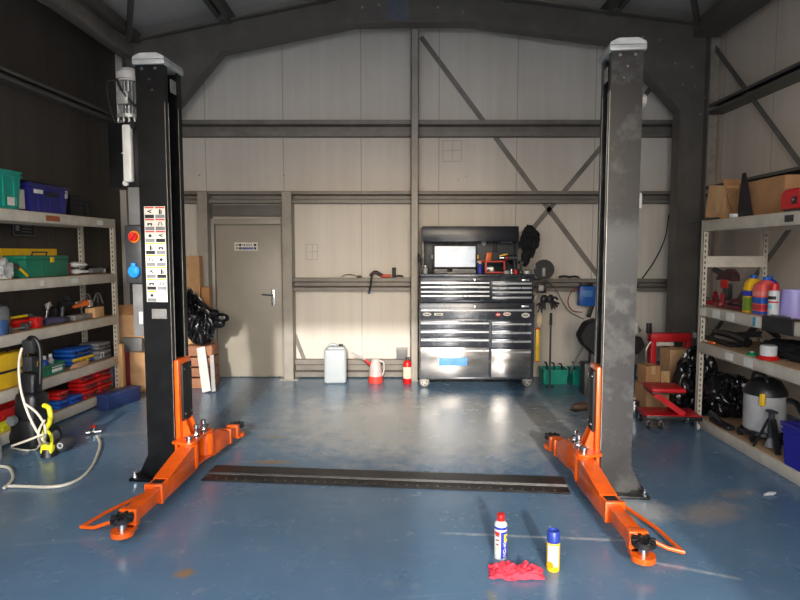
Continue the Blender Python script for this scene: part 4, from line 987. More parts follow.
t = on_left('maroon_tube', 'maroon tube standing against the green toolbox end', 'tube', 68, 0.09, 1); MB().cyl((0, 0, 0), (0, 0, 0.12), 0.028, seg=16, bev=0.004).done('tube_body', M_dred, t); MB().cyl((0, 0, 0.12), (0, 0, 0.14), 0.02, seg=14).done('tube_cap', M_plastic_black, t)
for k, (px, dz, lb) in enumerate(((78, 0.002, 'white work glove lying flat on the second shelf'), (77, 0.075, 'white work glove laid on top of the other white glove'))):
    t = on_left('work_glove', lb, 'glove', px, 0.10, 1, dz=dz)
    g = MB().blob((0, -0.03, 0.032), (0.05, 0.075, 0.03), k + 2, 0.1, 2, 3)
    for f in range(4): g.tube([(-0.03 + f * 0.02, 0.02, 0.032), (-0.035 + f * 0.023, 0.09, 0.032), (-0.038 + f * 0.025, 0.13 - abs(f - 1.5) * 0.012, 0.028)], [0.013, 0.01], 8, smooth=3)
    g.tube([(0.04, -0.04, 0.032), (0.065, 0.0, 0.03), (0.07, 0.04, 0.026)], [0.013, 0.01], 8, smooth=3)
    g.done('glove_body', mat('white_glove_knit', (206, 204, 198), 0.8, bump=0.2), t)
def cable_heap(t, n, sx, sy, r, m, seed, h=0.06, name='cable_coil'):
    rr = random.Random(seed); pts = []
    for k in range(n * 8):
        a = k * math.pi / 4; f = 0.6 + 0.4 * rr.random()
        pts.append((sx * f * math.cos(a), sy * f * math.sin(a), r + h * rr.random()))
    MB().tube(pts, r, 7, smooth=3).done(name, m, t)
t = on_left('cable_tangle', 'black cable tangle at the far end of the second shelf', 'cable', 100, 0.17, 1); cable_heap(t, 4, 0.10, 0.24, 0.011, M_rubber, 3, 0.06); MB().box((0, 0.1, 0.03), (0.08, 0.14, 0.05), None, 0.01).done('plug_block', M_plastic_black, t)
t = on_left('angle_grinder', 'small grey grinder among the black cables on the second shelf', 'grinder', 96, 0.055, 1, 0); MB().cyl((0, -0.1, 0.035), (0, 0.1, 0.035), 0.026, 0.032, seg=16, bev=0.004).done('grinder_body', M_grey, t); MB().cyl((0, 0.12, 0.01), (0, 0.12, 0.05), 0.034, seg=18).done('gear_head', M_lgrey, t)
# framed notice on the wall behind the rack
pn = LK.p(25, 0.40, 1.63)
t = thing('wall_notice', 'small black framed notice with grey lines hanging behind the upper shelves', 'notice', (pn.x - 0.0, pn.y, zat(229, pn.y)), LK.rz)
MB().box((0, 0, 0), (0.012, 0.32, 0.15), None, 0.003).done('notice_panel', M_label_dark, t); q = MB()
q.bx(0.007, 0.008, -0.15, -0.145, -0.065, 0.065).bx(0.007, 0.008, 0.145, 0.15, -0.065, 0.065).bx(0.007, 0.008, -0.15, 0.15, 0.06, 0.065).bx(0.007, 0.008, -0.15, 0.15, -0.065, -0.06)
for k in range(3): q.bx(0.007, 0.008, -0.03, 0.10, 0.03 - k * 0.03, 0.036 - k * 0.03)
q.bx(0.007, 0.008, -0.12, -0.07, -0.02, 0.03); q.done('notice_print', M_label_grey, t)
# --- third shelf
def tool_thing(name, label, cat, px, back, zi, rz=0): return on_left(name, label, cat, px, back, zi, rz)
t = tool_thing('grey_drum', 'round grey drum standing at the near end of the third shelf', 'drum', -1, 0.25, 2); MB().lathe([(0, 0), (0.085, 0), (0.09, 0.02), (0.09, 0.19), (0.07, 0.22), (0, 0.22)], seg=24).done('drum_body', M_grey, t); MB().cyl((0, 0, 0.22), (0, 0, 0.24), 0.05, seg=20).done('drum_cap', M_dgrey, t)
t = tool_thing('blue_tub', 'blue plastic tub on the near edge of the third shelf', 'tub', 0, 0.06, 2); MB().lathe([(0, 0), (0.055, 0), (0.065, 0.12), (0.06, 0.12), (0.052, 0.01), (0, 0.01)], seg=22).done('tub_body', mat('dull_blue_plastic', (50, 82, 128), 0.45), t)
t = tool_thing('bar_clamp', 'silver and black clamp lying on the third shelf', 'clamp', 18, 0.06, 2, 4); MB().bx(-0.012, 0.012, -0.16, 0.16, 0.02, 0.035).done('clamp_bar', M_steel, t); MB().box((0, -0.14, 0.03), (0.07, 0.03, 0.06), None, 0.006).done('clamp_jaw', M_dgrey, t); MB().box((0, 0.10, 0.03), (0.07, 0.04, 0.06), None, 0.006).done('clamp_jaw', M_dgrey, t); MB().cyl((-0.03, 0.11, 0.035), (-0.03, 0.21, 0.035), 0.014, seg=12).done('screw_handle', M_lgrey, t)
t = tool_thing('red_tool_case', 'flat red tool case on the third shelf behind the silver clamp', 'tool case', 24, 0.24, 2); tool_case(t, 0.36, 0.16, 0.075, M_red, M_plastic_black)
t = tool_thing('red_vice', 'bright red bench block at the end of the silver clamp', 'vice', 36.5, 0.08, 2); MB().box((0, 0, 0.05), (0.07, 0.09, 0.10), None, 0.008).done('vice_body', M_red, t); MB().cyl((0, -0.045, 0.06), (0, -0.10, 0.06), 0.012, seg=10).done('vice_screw', M_chrome, t); MB().box((0.0, 0.0, 0.105), (0.05, 0.06, 0.014), None, 0.003).done('vice_jaw', M_dgrey, t)
t = tool_thing('hammer', 'black-handled hammer with silver head resting on the red tool case', 'hammer', 23, 0.24, 2); t.location.z += 0.082; MB().tube([(0, -0.16, 0.02), (0, 0.05, 0.02)], 0.014, 10).done('hammer_handle', M_label_yellow, t); MB().box((0, 0.07, 0.022), (0.10, 0.035, 0.035), None, 0.006).done('hammer_head', M_dgrey, t)
t = tool_thing('pipe_wrench', 'upright chrome wrench among the tools on the third shelf', 'wrench', 47, 0.17, 2); MB().bar((0, -0.02, 0.006), (0, 0.02, 0.16), 0.016, 0.03, bev=0.003).done('wrench_shank', M_chrome, t); MB().box((0, 0.03, 0.18), (0.022, 0.08, 0.06), (25, 0, 0), 0.008).done('wrench_jaw', M_alu, t)
t = tool_thing('cordless_drill', 'black cordless drill standing mid-way on the third shelf', 'drill', 66, 0.13, 2, 70); drill(t, M_plastic_black, M_dgrey, 0.95)
t = tool_thing('purple_tool', 'dark purple power tool lying beside the black drill on the third shelf', 'power tool', 54, 0.07, 2, 80); MB().cyl((-0.10, 0, 0.04), (0.10, 0, 0.04), 0.04, 0.034, seg=18, bev=0.006).done('tool_body', mat('dull_purple_plastic', (72, 66, 92), 0.45), t); MB().cyl((0.10, 0, 0.04), (0.14, 0, 0.04), 0.028, 0.02, seg=14).done('tool_nose', M_dgrey, t); MB().tube([(-0.10, 0, 0.04), (-0.13, 0.02, 0.02), (-0.14, 0.04, 0.012)], 0.008, 6, smooth=4).done('tool_cable', M_rubber, t)
t = tool_thing('work_lamp', 'dark hooded lamp with bright bulb at the back of the third shelf', 'lamp', 60, 0.28, 2, 0); MB().lathe([(0.03, 0), (0.05, 0.02), (0.075, 0.10), (0.07, 0.10), (0.045, 0.02), (0.02, 0.0)], seg=22, M=TM((0, 0, 0.15), 0, 70, 0)).done('lamp_hood', M_dgrey, t); MB().box((-0.03, 0, 0.07), (0.10, 0.16, 0.14), None, 0.01).done('lamp_base', M_plastic_black, t); MB().sph((0.05, 0, 0.165), 0.022, 12).done('bulb', M_paper, t)
t = tool_thing('orange_grinder', 'orange angle grinder propped on the wooden block', 'grinder', 82.5, 0.12, 2, 84); t.location.z += 0.10
MB().cyl((-0.12, 0, 0.05), (0.08, 0, 0.06), 0.030, 0.035, seg=18, bev=0.006).done('grinder_body', mat('signal_orange', (240, 112, 46), 0.45), t); MB().cyl((0.11, 0, 0.02), (0.11, 0, 0.09), 0.04, seg=20, bev=0.004).done('gear_head', M_steel, t); MB().cyl((0.11, 0, 0.008), (0.11, 0, 0.014), 0.058, seg=28).done('grinding_disc', M_dgrey, t)
t = tool_thing('wooden_block', 'pale sawn wooden block near the far end of the third shelf', 'block', 95, 0.09, 2); MB().box((0, 0, 0.055), (0.11, 0.17, 0.11), None, 0.003).done('block_body', M_wood, t)
t = tool_thing('steel_offcut', 'grey steel offcut lying before the orange grinder', 'offcut', 80, 0.10, 2, 0); MB().box((0, 0, 0.028), (0.09, 0.30, 0.055), None, 0.006).done('offcut_bar', M_steel, t)
for px, lb in ((88, 'dark strut with two prongs standing behind the wooden block'), (98.5, 'dark strut standing alone at the far end of the third shelf')):
    t = tool_thing('suspension_strut', lb, 'strut', px, 0.24, 2); MB().lathe([(0, 0), (0.05, 0), (0.045, 0.1), (0.02, 0.13), (0.02, 0.22), (0, 0.22)], seg=18).done('strut_body', mat('brown_black_steel', (58, 46, 42), 0.55), t); MB().tube([(-0.02, -0.05, 0.15), (0, -0.03, 0.23), (0, 0.03, 0.23), (0.02, 0.06, 0.12)], 0.008, 6, smooth=3).done('strut_arm', M_steel, t)
# --- fourth shelf
t = on_left('tool_case', 'tall yellow hard case at the near end of the fourth shelf', 'tool case', 3, 0.10, 3); MB().box((0, 0, 0.15), (0.15, 0.48, 0.30), None, 0.02).done('case_shell', M_yellow, t); MB().bx(0.076, 0.084, -0.24, 0.24, 0.14, 0.16, 0.002).done('case_seam', M_plastic_black, t); MB().tube([(0, -0.08, 0.30), (0, -0.08, 0.335), (0, 0.08, 0.335), (0, 0.08, 0.30)], 0.012, 8).done('case_handle', M_plastic_black, t)
t = on_left('parts_bin', 'green open parts bin with white label on the fourth shelf', 'parts bin', 45, 0.12, 3); Lp = pxw(LK, 34, 56, 0.03, 0.5); tote(t, Lp, 0.2, 0.11, M_green, taper=0.94); MB().bx(0.101, 0.109, -0.04, Lp * 0.33, 0.03, 0.08).done('bin_label', M_paper, t)
for k, (px, bk, m, mc, lb) in enumerate(((38, 0.13, M_yellow, M_plastic_black, 'yellow tub sitting in the green parts bin'), (45, 0.11, M_blue, M_white, 'blue spray bottle standing in the green parts bin'), (51, 0.13, M_lgrey, M_white, 'pale bottle standing in the green parts bin at its far end'))):
    t = on_left('small_bottle', lb, 'bottle', px, bk, 3, dz=0.010)
    MB().lathe([(0, 0), (0.032, 0), (0.034, 0.08), (0.030, 0.12), (0.014, 0.14), (0, 0.14)], seg=18).done('bottle_body', m, t); MB().lathe([(0, 0.14), (0.018, 0.14), (0.016, 0.175), (0, 0.175)], seg=14).done('bottle_cap', mc, t)
t = on_left('tool_case', 'flat blue case lying under the yellow-banded blue case on the fourth shelf', 'tool case', 74, 0.20, 3); Lc = pxw(LK, 62, 86, 0.05, 0.5); tool_case(t, Lc, 0.22, 0.085, M_blue, M_yellow, latch=False)
MB().bx(0.1105, 0.113, -Lc * 0.48, Lc * 0.48, 0.045, 0.078, 0.001).done('yellow_band', M_yellow, t)
t = on_left('tool_case', 'deep blue case on top of the flat blue case, fourth shelf', 'tool case', 74, 0.20, 3, dz=0.092); tool_case(t, Lc * 0.95, 0.21, 0.085, M_blue, M_plastic_black)
t = on_left('pale_wedge', 'pale cardboard wedge lying before the blue cases', 'offcut', 80, 0.025, 3); MB().blob((0, 0, 0.02), (0.02, 0.15, 0.035), 9, 0.25, 2, 3, floor=0).done('wedge_body', M_card2, t)
t = on_left('tool_case', 'charcoal hard case with white label, lower of the far pair on the fourth shelf', 'tool case', 95.5, 0.16, 3); Ld = pxw(LK, 93, 106, 0.03, 0.5); tool_case(t, Ld, 0.24, 0.10, M_grey, M_dgrey); MB().bx(0.1205, 0.124, -Ld * 0.42, -Ld * 0.14, 0.03, 0.08).done('case_label', M_paper, t)
t = on_left('tool_case', 'grey hard case lying on the labelled charcoal case, fourth shelf', 'tool case', 95.5, 0.16, 3, dz=0.109); tool_case(t, Ld * 0.95, 0.23, 0.075, M_grey, M_dgrey)
# --- bottom shelf
t = on_left('stacking_box', 'red plastic box on the yellow box, bottom shelf behind the pressure washer', 'box', 3, 0.12, 4, dz=0.105); tote(t, 0.42, 0.22, 0.09, M_red)
t = on_left('stacking_box', 'yellow plastic box under the red box, bottom shelf', 'box', 2, 0.12, 4); tote(t, 0.42, 0.22, 0.10, M_lime)
spec_ = [(56, 0.10, 0.002, 'blue', 'lowest blue case beside the yellow hose handle'), (56, 0.11, 0.088, 'red', 'red case between two blue ones on the bottom shelf'), (69.5, 0.10, 0.002, 'blue', 'blue case on the bottom shelf between the mixed stack and the red cases'), (60, 0.31, 0.002, 'blue', 'blue case behind the front row of blue cases on the bottom shelf'), (83.6, 0.10, 0.002, 'red', 'lowest red case nearer the blue cases'), (83.6, 0.11, 0.088, 'red', 'middle red case on the nearer red stack'), (80, 0.14, 0.174, 'red', 'topmost red case of the nearer red stack'), (99, 0.10, 0.002, 'red', 'lowest red case of the farther red stack'), (99, 0.11, 0.088, 'red', 'middle red case of the farther red stack'), (98, 0.14, 0.174, 'red', 'topmost red case of the farther red stack')]
for px, bk, dz, c, lb in spec_:
    t = on_left('socket_case', lb, 'socket case', px, bk, 4, dz=dz)
    Lx = pxw(LK, px - 8.5, px + 8.5, 0.05, 0.2) * (0.62 if px < 65 else 0.9)
    tool_case(t, min(Lx, 0.20 if px < 75 else 0.28), 0.18, 0.083, M_blue if c == 'blue' else M_red, M_dgrey if c == 'red' else M_navy)
t = on_left('blue_board', 'light blue board standing at the far end of the bottom shelf', 'board', 108.5, 0.13, 4); MB().box((0, 0, 0.13), (0.12, 0.03, 0.26), None, 0.006).done('board_panel', mat('soft_blue_plastic', (64, 112, 158), 0.5), t)
pp = LK.p(122, -0.05, 0.10)
t = thing('timber_post', 'raw timber offcut standing on end at the corner of the racking', 'timber', (pp.x + 0.02, pp.y - 0.03, 0.0), LK.rz); MB().box((0, 0, 0.31), (0.05, 0.05, 0.62), None, 0.002).done('timber_body', M_wood, t)
# --- on the floor by the racking
g0, g1 = ground(106, 411), ground(139, 400)
t = thing('blue_trough', 'long dark blue trough box on the floor at the end of the racking', 'trough', ((g0.x + g1.x) / 2 + 0.02, (g0.y + g1.y) / 2, 0.001), math.degrees(math.atan2(g1.y - g0.y, g1.x - g0.x)))
MB().box((0, 0.07, 0.075), ((g1 - g0).length, 0.14, 0.145), None, 0.01).done('trough_body', mat('slate_blue_plastic', (40, 56, 104), 0.45), t); MB().box((0, 0.07, 0.15), ((g1 - g0).length + 0.02, 0.16, 0.02), None, 0.005).done('trough_rim', mat('slate_blue_rim', (52, 68, 118), 0.45), t)
yb1 = 7.05
def floor_thing(name, label, cat, px, Y, rz=0, group=None): return thing(name, label, cat, (xat(px, Y, 0.3), Y, 0.001), rz, group)
t = floor_thing('cardboard_box', 'tall brown cardboard box standing behind the black lift post', 'cardboard box', 137, 7.05, 12)
hbx = zat(312, 7.0); MB().box((0, 0, hbx * 0.5), (0.34, 0.24, hbx), None, 0.004).done('carton_body', M_card2, t); MB().box((0.0, -0.08, hbx + 0.03), (0.34, 0.006, 0.16), (-50, 0, 0)).done('carton_flap', M_card, t); MB().bx(-0.1, -0.05, -0.1215, -0.12, 0.05, 0.55).done('carton_stripe', M_dred, t)
p = at(122, 340, 6.82)
t = thing('grey_sheet', 'grey padded sheet hung outside the end of the fourth shelf', 'sheet', (p.x + 0.10, p.y + 0.05, LZ[3] + 0.03), LK.rz)
MB().box((0, 0, 0.08), (0.24, 0.05, 0.16), (0, 0, 0), 0.012).done('sheet_body', M_grey, t)
# ================================================================ pressure washer by the racking, flexes on the floor
gw = ground(34, 455)
t = thing('pressure_washer', 'upright black pressure washer with yellow trigger gun and white flex by the racking', 'pressure washer', (gw.x - 0.10, gw.y + 0.10, 0.001), -8)
sc = 1.0
q = MB(); q.box((0, 0.05, 0.16), (0.24, 0.26, 0.26), None, 0.05, 3).box((0.01, 0.04, 0.36), (0.20, 0.20, 0.26), (-6, 0, 0), 0.05, 3).box((0.0, 0.05, 0.54), (0.15, 0.12, 0.22), (-6, 0, 0), 0.03, 3)
q.done('washer_body', M_plastic_black, t)
for s in (-1, 1):
    w = MB().cyl((s * 0.13, 0.08, 0.10), (s * 0.175, 0.08, 0.10), 0.10, seg=28, bev=0.014).m(1).cyl((s * 0.178, 0.08, 0.10), (s * 0.182, 0.08, 0.10), 0.055, seg=20); w.done('wheel', [M_rubber, M_grey], t)
MB().tube([(-0.07, 0.07, 0.55), (-0.07, 0.09, 0.82), (-0.03, 0.09, 0.92), (0.03, 0.09, 0.92), (0.07, 0.09, 0.82), (0.07, 0.07, 0.55)], 0.017, 10, smooth=4).done('push_handle', M_plastic_black, t)
MB().box((0.0, 0.06, 0.86), (0.10, 0.05, 0.11), (10, 0, 0), 0.01).box((0.0, 0.05, 0.72), (0.09, 0.06, 0.12), None, 0.01).done('handle_bracket', M_dgrey, t)
MB().cyl((-0.05, -0.08, 0.28), (-0.05, -0.13, 0.28), 0.04, seg=18, bev=0.006).done('dial', M_grey, t)
g = MB(Matrix.Translation((0.09, 0.02, 0.01))); g.tube([(0.13, -0.10, 0.40), (0.19, -0.12, 0.38), (0.20, -0.13, 0.28), (0.15, -0.13, 0.20), (0.12, -0.12, 0.08)], [0.020, 0.020], 10, smooth=5)
g.tube([(0.165, -0.125, 0.20), (0.21, -0.135, 0.16), (0.20, -0.13, 0.06)], [0.014, 0.012], 8, smooth=4).box((0.16, -0.12, 0.05), (0.10, 0.05, 0.09), (0, 10, 0), 0.012)
g_ = g.done('trigger_gun', M_lime, t); g_['label'] = 'bright yellow trigger gun clipped to the machine'
MB().cyl((0.25, -0.09, 0.06), (0.25, -0.09, 0.001), 0.045, 0.06, seg=18).done('gun_rest', M_plastic_black, t)
MB().blob((0.29, 0.04, 0.06), (0.06, 0.10, 0.065), 2, 0.1, 2, 3, floor=0.002).done('hose_elbow', M_dgrey, t)
def fpts(lst, z=0.010): return [Vector((*ground(px, py, z).xy, z)) for px, py in lst]
def airpts(lst): return [at(px, py, gw.y - 0.11 - (d if len((px, py, d)) == 3 else 0)) for px, py, d in lst]
fx = MB()
loop = [at(22, 348, gw.y - 0.02), at(19, 362, gw.y - 0.06), at(20, 385, gw.y - 0.10), at(26, 408, gw.y - 0.13), at(35, 428, gw.y - 0.15), at(44, 441, gw.y - 0.16)] + fpts([(55, 448), (62, 446.5)])
fx.tube(loop, 0.010, 8, smooth=6)
t2 = t; kids_before = set(t.children)
q = MB(); q.tube(loop, 0.0095, 8, smooth=6).done('flex_run', M_ivory, t2); fx.bm.free()
q = MB()
c0 = [at(25, 404, gw.y - 0.16), at(36, 412, gw.y - 0.18), at(44, 424, gw.y - 0.19), at(45, 436, gw.y - 0.19)] + fpts([(36, 449), (24, 450), (12, 447.5)], 0.012)
q.tube(c0, 0.009, 8, smooth=6)
c1 = [at(45, 420, gw.y - 0.21), at(40, 428, gw.y - 0.215), at(38.5, 438, gw.y - 0.21)] + fpts([(44, 449.5), (55, 450.5), (60, 447)], 0.028)
q.tube(c1, 0.009, 8, smooth=6).tube([at(12, 446, gw.y - 0.12), at(26, 441, gw.y - 0.22), at(44, 434, gw.y - 0.235)], 0.009, 8, smooth=6)
q.done('flex_coil', M_ivory, t2)
MB().tube([at(60, 447, gw.y - 0.08) + Vector((0.02 * math.cos(a * 0.7), 0, 0.025 + 0.02 * math.sin(a * 0.7) - 0.015)) for a in range(9)], 0.006, 6, closed=True).done('flex_eyelet', M_lgrey, t2)
BMAT = t.matrix_basis.inverted()
for ch in set(t.children) - kids_before: ch.matrix_parent_inverse = BMAT
t3 = thing('white_hose', 'white hose lying in a long curve over the floor before the racking', 'hose', (0, 0, 0))
q = MB(); q.tube(fpts([(97, 436), (100, 443), (98, 453), (92, 466), (82, 477), (68, 484), (50, 487), (28, 486.5), (10, 486), (4, 487)], 0.012), 0.011, 8, smooth=6)
q.tube(fpts([(4, 488), (9, 484), (13, 477), (10, 469), (3, 466.5), (-12, 466)], 0.013), 0.011, 8, smooth=6); q.done('hose_run', M_ivory, t3)
gp = ground(94, 434.5)
q = MB(); q.cyl((gp.x - 0.06, gp.y - 0.02, 0.022), (gp.x + 0.05, gp.y + 0.03, 0.022), 0.017, seg=14).cyl((gp.x - 0.01, gp.y - 0.03, 0.022), (gp.x + 0.0, gp.y + 0.05, 0.022), 0.013, seg=12).cyl((gp.x, gp.y, 0.02), (gp.x, gp.y, 0.06), 0.012, seg=12); q.done('hose_coupling', M_chrome, t3)
t4 = thing('red_stopper', 'tiny red stopper lying on the floor near the hose coupling', 'stopper', ground(93.5, 427.5)); MB().cyl((0, 0, 0.001), (0, 0, 0.02), 0.022, seg=16, bev=0.003).done('cap_shell', M_red, t4); MB().cyl((0, 0, 0.02), (0, 0, 0.026), 0.012, seg=12).done('cap_knob', M_dred, t4)
gd = ground(-9, 462)
t5 = thing('pump_canister', 'pale canister with dark fittings on the floor at the end of the racking', 'canister', (gd.x - 0.02, gd.y + 0.02, 0.001)); MB().lathe([(0, 0), (0.08, 0), (0.085, 0.02), (0.08, 0.17), (0.03, 0.21), (0, 0.21)], seg=22).done('canister_body', M_lgrey, t5); MB().cyl((0.0, 0, 0.21), (0, 0, 0.25), 0.025, seg=14).box((0.02, -0.02, 0.25), (0.09, 0.03, 0.03), None, 0.006).done('canister_valve', M_dgrey, t5)

# ================================================================ pile beside the door
def bfloor(name, label, cat, px, Y, rz=0): return thing(name, label, cat, (xat(px, Y, 0.3), Y, 0.001), rz)
t = bfloor('cardboard_box', 'tall upright cardboard box leaning behind the black bin bag by the door', 'cardboard box', 191.5, 7.52, 0)
hh = zat(256, 7.4); MB().box((0, 0, hh / 2), (0.30, 0.12, hh), None, 0.004, 1).done('carton_body', M_card2, t); MB().bx(-0.02, 0.02, -0.0612, -0.06, 0.5, hh).done('tape', M_tape, t)
t = bfloor('cardboard_box', 'lower cardboard box beside the door frame behind the bin bag', 'cardboard box', 208.5, 7.50, 0)
hh = zat(288, 7.3); MB().box((0, 0, hh / 2), (0.10, 0.12, hh), None, 0.004, 1).done('carton_body', M_card, t); MB().bx(-0.0502, 0.0502, -0.0612, -0.06, hh * 0.4, hh * 0.43).done('tape', M_tape, t)
t = bfloor('timber_crate', 'rough orange-brown crate low beside the door under the bin bag', 'crate', 202, 7.27, 0)
hh = zat(345, 7.2)
q = MB()
for k in range(4): q.box((0, -0.13, hh * (0.14 + 0.24 * k)), (0.34, 0.016, hh * 0.2), None, 0.002).box((0.165, 0, hh * (0.14 + 0.24 * k)), (0.016, 0.24, hh * 0.2), None, 0.002).box((-0.165, 0, hh * (0.14 + 0.24 * k)), (0.016, 0.24, hh * 0.2), None, 0.002).box((0, 0.13, hh * (0.14 + 0.24 * k)), (0.34, 0.016, hh * 0.2), None, 0.002)
for sx in (-0.15, 0.15): q.box((sx, -0.115, hh / 2), (0.03, 0.03, hh))
q.box((0, 0, 0.012), (0.32, 0.24, 0.02)).box((0, 0, hh * 0.97), (0.33, 0.25, 0.014)); q.done('crate_slats', mat('orange_timber', (164, 112, 82), 0.75, var=0.15, scale=6), t)
t = bfloor('bin_bag', 'shiny full black bin bag propped on the crate by the door', 'bin bag', 199.5, 7.22, 0)
zb0, zb1 = zat(345, 7.2) + 0.005, zat(279, 7.2)
t.location.z = zb0
def bagshape(p):
    k = 1.0 if p.z < 0.1 else max(0.24, 1.0 - (p.z - 0.1) * 0.86)
    return Vector((p.x * k - max(0, p.z) * 0.52, p.y * k, p.z))
MB().blob((0.02, -0.02, 0.34), (0.225, 0.19, 0.37), 11, 0.16, 1.4, 5, floor=0.003, crease=0.05, pleat=0.26, shape=bagshape).done('bag_body', M_bin_bag, t)
q = MB()
for k, (dx, dz) in enumerate(((0.26, 0.26), (0.19, 0.38), (0.30, 0.33))): q.blob((dx, -0.05, dz), (0.09, 0.05, 0.055), 20 + k, 0.2, 1.8, 3, crease=0.1)
q.done('bag_corner', M_bin_bag, t)
t = thing('white_plank', 'pair-width pale white plank leaning against the crate under the bin bag', 'plank', (xat(207, 7.0, 0.1), 6.98, 0.001))
MB().bar((0.02, -0.06, 0.012), (-0.10, 0.135, zat(346, 7.1) - 0.02), 0.10, 0.02, up=(0, -1, 0.4), bev=0.002).done('plank_board', M_white, t); 
t = thing('grey_plank', 'narrow grey plank leaning beside the wider white plank', 'plank', (xat(215.5, 7.0, 0.1), 6.99, 0.001)); MB().bar((0.0, -0.06, 0.012), (-0.07, 0.125, zat(354, 7.1) - 0.02), 0.045, 0.02, up=(0, -1, 0.4), bev=0.002).done('plank_board', M_lgrey, t)
t = bfloor('cardboard_box', 'small reddish cardboard box on the floor behind the white plank', 'cardboard box', 179, 7.2, 0); MB().box((0, 0, 0.11), (0.14, 0.16, 0.22), None, 0.004, 1).done('carton_body', mat('reddish_card', (178, 112, 92), 0.85), t); MB().bx(-0.02, 0.02, -0.0812, 0.0812, 0.18, 0.2212).done('tape', M_tape, t)

# ================================================================ along the gable wall
YW = 7.5
t = bfloor('jerrycan', 'translucent white plastic jerrycan on the floor by the gable wall', 'jerrycan', 335, YW, 3)
hj = zat(345, YW); wj = xat(346.5, YW, .3) - xat(324.5, YW, .3)
t.location.x = (xat(346.5, YW, .3) + xat(324.5, YW, .3)) / 2
q = MB(); q.box((0, 0, hj * 0.46), (wj, 0.22, hj * 0.92), None, 0.035, 4).box((0.01, 0, hj * 0.92), (wj * 0.8, 0.16, 0.05), None, 0.02, 3)
q.tube([(-0.08, 0, hj * 0.90), (-0.06, 0, hj * 1.01), (0.0, 0, hj * 1.0), (0.02, 0, hj * 0.9)], 0.017, 10, smooth=4)
q.done('can_body', mat('milky_plastic', (176, 184, 188), 0.38, var=0.02), t)
MB().cyl((0.07, 0, hj * 0.93), (0.07, 0, hj * 1.02), 0.028, seg=18, bev=0.004).done('can_cap', M_dgrey, t)
t = bfloor('oil_jug', 'white measuring jug with red base and long red-tipped spout', 'jug', 375.5, YW, 0)
hw_ = zat(359, YW)
prof = [(0, 0), (0.088, 0), (0.092, 0.01), (0.086, hw_ * 0.3), (0.066, hw_ * 0.78), (0.050, hw_ * 0.95), (0.046, hw_), (0.040, hw_), (0.06, hw_ * 0.75), (0, hw_ * 0.5)]
MB().lathe(prof, seg=28).done('jug_body', mat('rose_white_plastic', (206, 190, 184), 0.4), t)
MB().lathe([(0.0, 0.0), (0.094, 0.0), (0.0955, 0.012), (0.0925, hw_ * 0.28), (0.086, hw_ * 0.28)], seg=28).done('jug_base', mat('coral_red', (222, 70, 58), 0.4), t)
MB().tube([(0.05, 0, hw_ * 0.92), (0.10, 0, hw_ * 0.85), (0.105, 0, hw_ * 0.5), (0.085, 0, hw_ * 0.3)], 0.010, 8, smooth=5).done('jug_handle', MATS['rose_white_plastic'], t)
MB().tube([(-0.045, 0, hw_ * 0.72), (-0.09, -0.01, hw_ * 0.85), (-0.135, -0.01, hw_ * 0.98)], [0.022, 0.016], 12, smooth=3).done('spout_collar', M_red, t)
MB().tube([(-0.12, -0.01, hw_ * 0.95), (-0.20, -0.01, hw_ * 1.10), (-0.30, -0.01, hw_ * 1.28)], [0.014, 0.009], 10).done('spout', M_lgrey, t)
t = bfloor('fire_extinguisher', 'small red fire extinguisher with cream label beside the tool chest', 'fire extinguisher', 407.3, 7.42, 0)
he = zat(358, 7.42)
MB().lathe([(0, 0), (0.048, 0), (0.053, 0.012), (0.053, he * 0.80), (0.045, he * 0.87), (0.022, he * 0.93), (0.018, he * 0.96), (0, he * 0.96)], seg=26).done('cylinder_body', M_red, t)
MB().lathe([(0.0535, he * 0.22), (0.0542, he * 0.22), (0.0542, he * 0.66), (0.0535, he * 0.66)], seg=26).done('extinguisher_label', mat('cream_label', (240, 224, 190), 0.5), t)
MB().box((0.0, 0, he * 0.98), (0.05, 0.03, 0.03), None, 0.005).box((0.015, -0.02, he * 1.02), (0.075, 0.02, 0.012), (0, -12, 0), 0.003).cyl((0, -0.02, he * 0.95), (0, -0.035, he * 0.95), 0.014, seg=12).done('valve_head', M_plastic_black, t)
pb = at(402, 360, 7.64); t = thing('grey_box', 'small grey box standing on the low wall rail by the middle post', 'box', (pb.x, 7.78, zat(359, 7.78)))
MB().box((0, 0, 0.073), (0.14, 0.09, 0.14), None, 0.004).done('box_body', M_grey, t); MB().box((0, -0.001, 0.14), (0.145, 0.094, 0.012), None, 0.002).done('box_lid', M_lgrey, t)
# on the wall rail between the door post and the middle post
RZ = zat(278, 7.72) + 0.004
def on_rail(name, label, cat, px, Y=7.77, z=None): return thing(name, label, cat, (xat(px, Y, RZ), Y, RZ if z is None else z))
t = on_rail('wire_hanger', 'thin black wire hoop lying on the wall rail', 'wire', 350); MB().tube([(-0.11, 0, 0.006), (-0.06, 0.0, 0.035), (0.02, 0, 0.038), (0.10, 0, 0.012)], 0.005, 6, smooth=5).done('wire_loop', M_rubber, t); MB().box((0.12, 0, 0.014), (0.06, 0.03, 0.025), None, 0.006).done('wire_end', M_plastic_black, t)
t = on_rail('air_gun', 'dark air gun with orange trigger lying on the wall rail', 'air gun', 378, 7.76)
MB().tube([(-0.10, 0, 0.02), (-0.04, 0, 0.07), (0.02, 0, 0.045), (0.06, 0, 0.025)], [0.024, 0.022], 10, smooth=4).done('gun_body', mat('brown_black_plastic', (56, 40, 36), 0.5), t); MB().box((0.10, 0, 0.022), (0.13, 0.04, 0.04), None, 0.008).done('gun_trigger', mat('deep_orange', (198, 68, 26), 0.45), t)
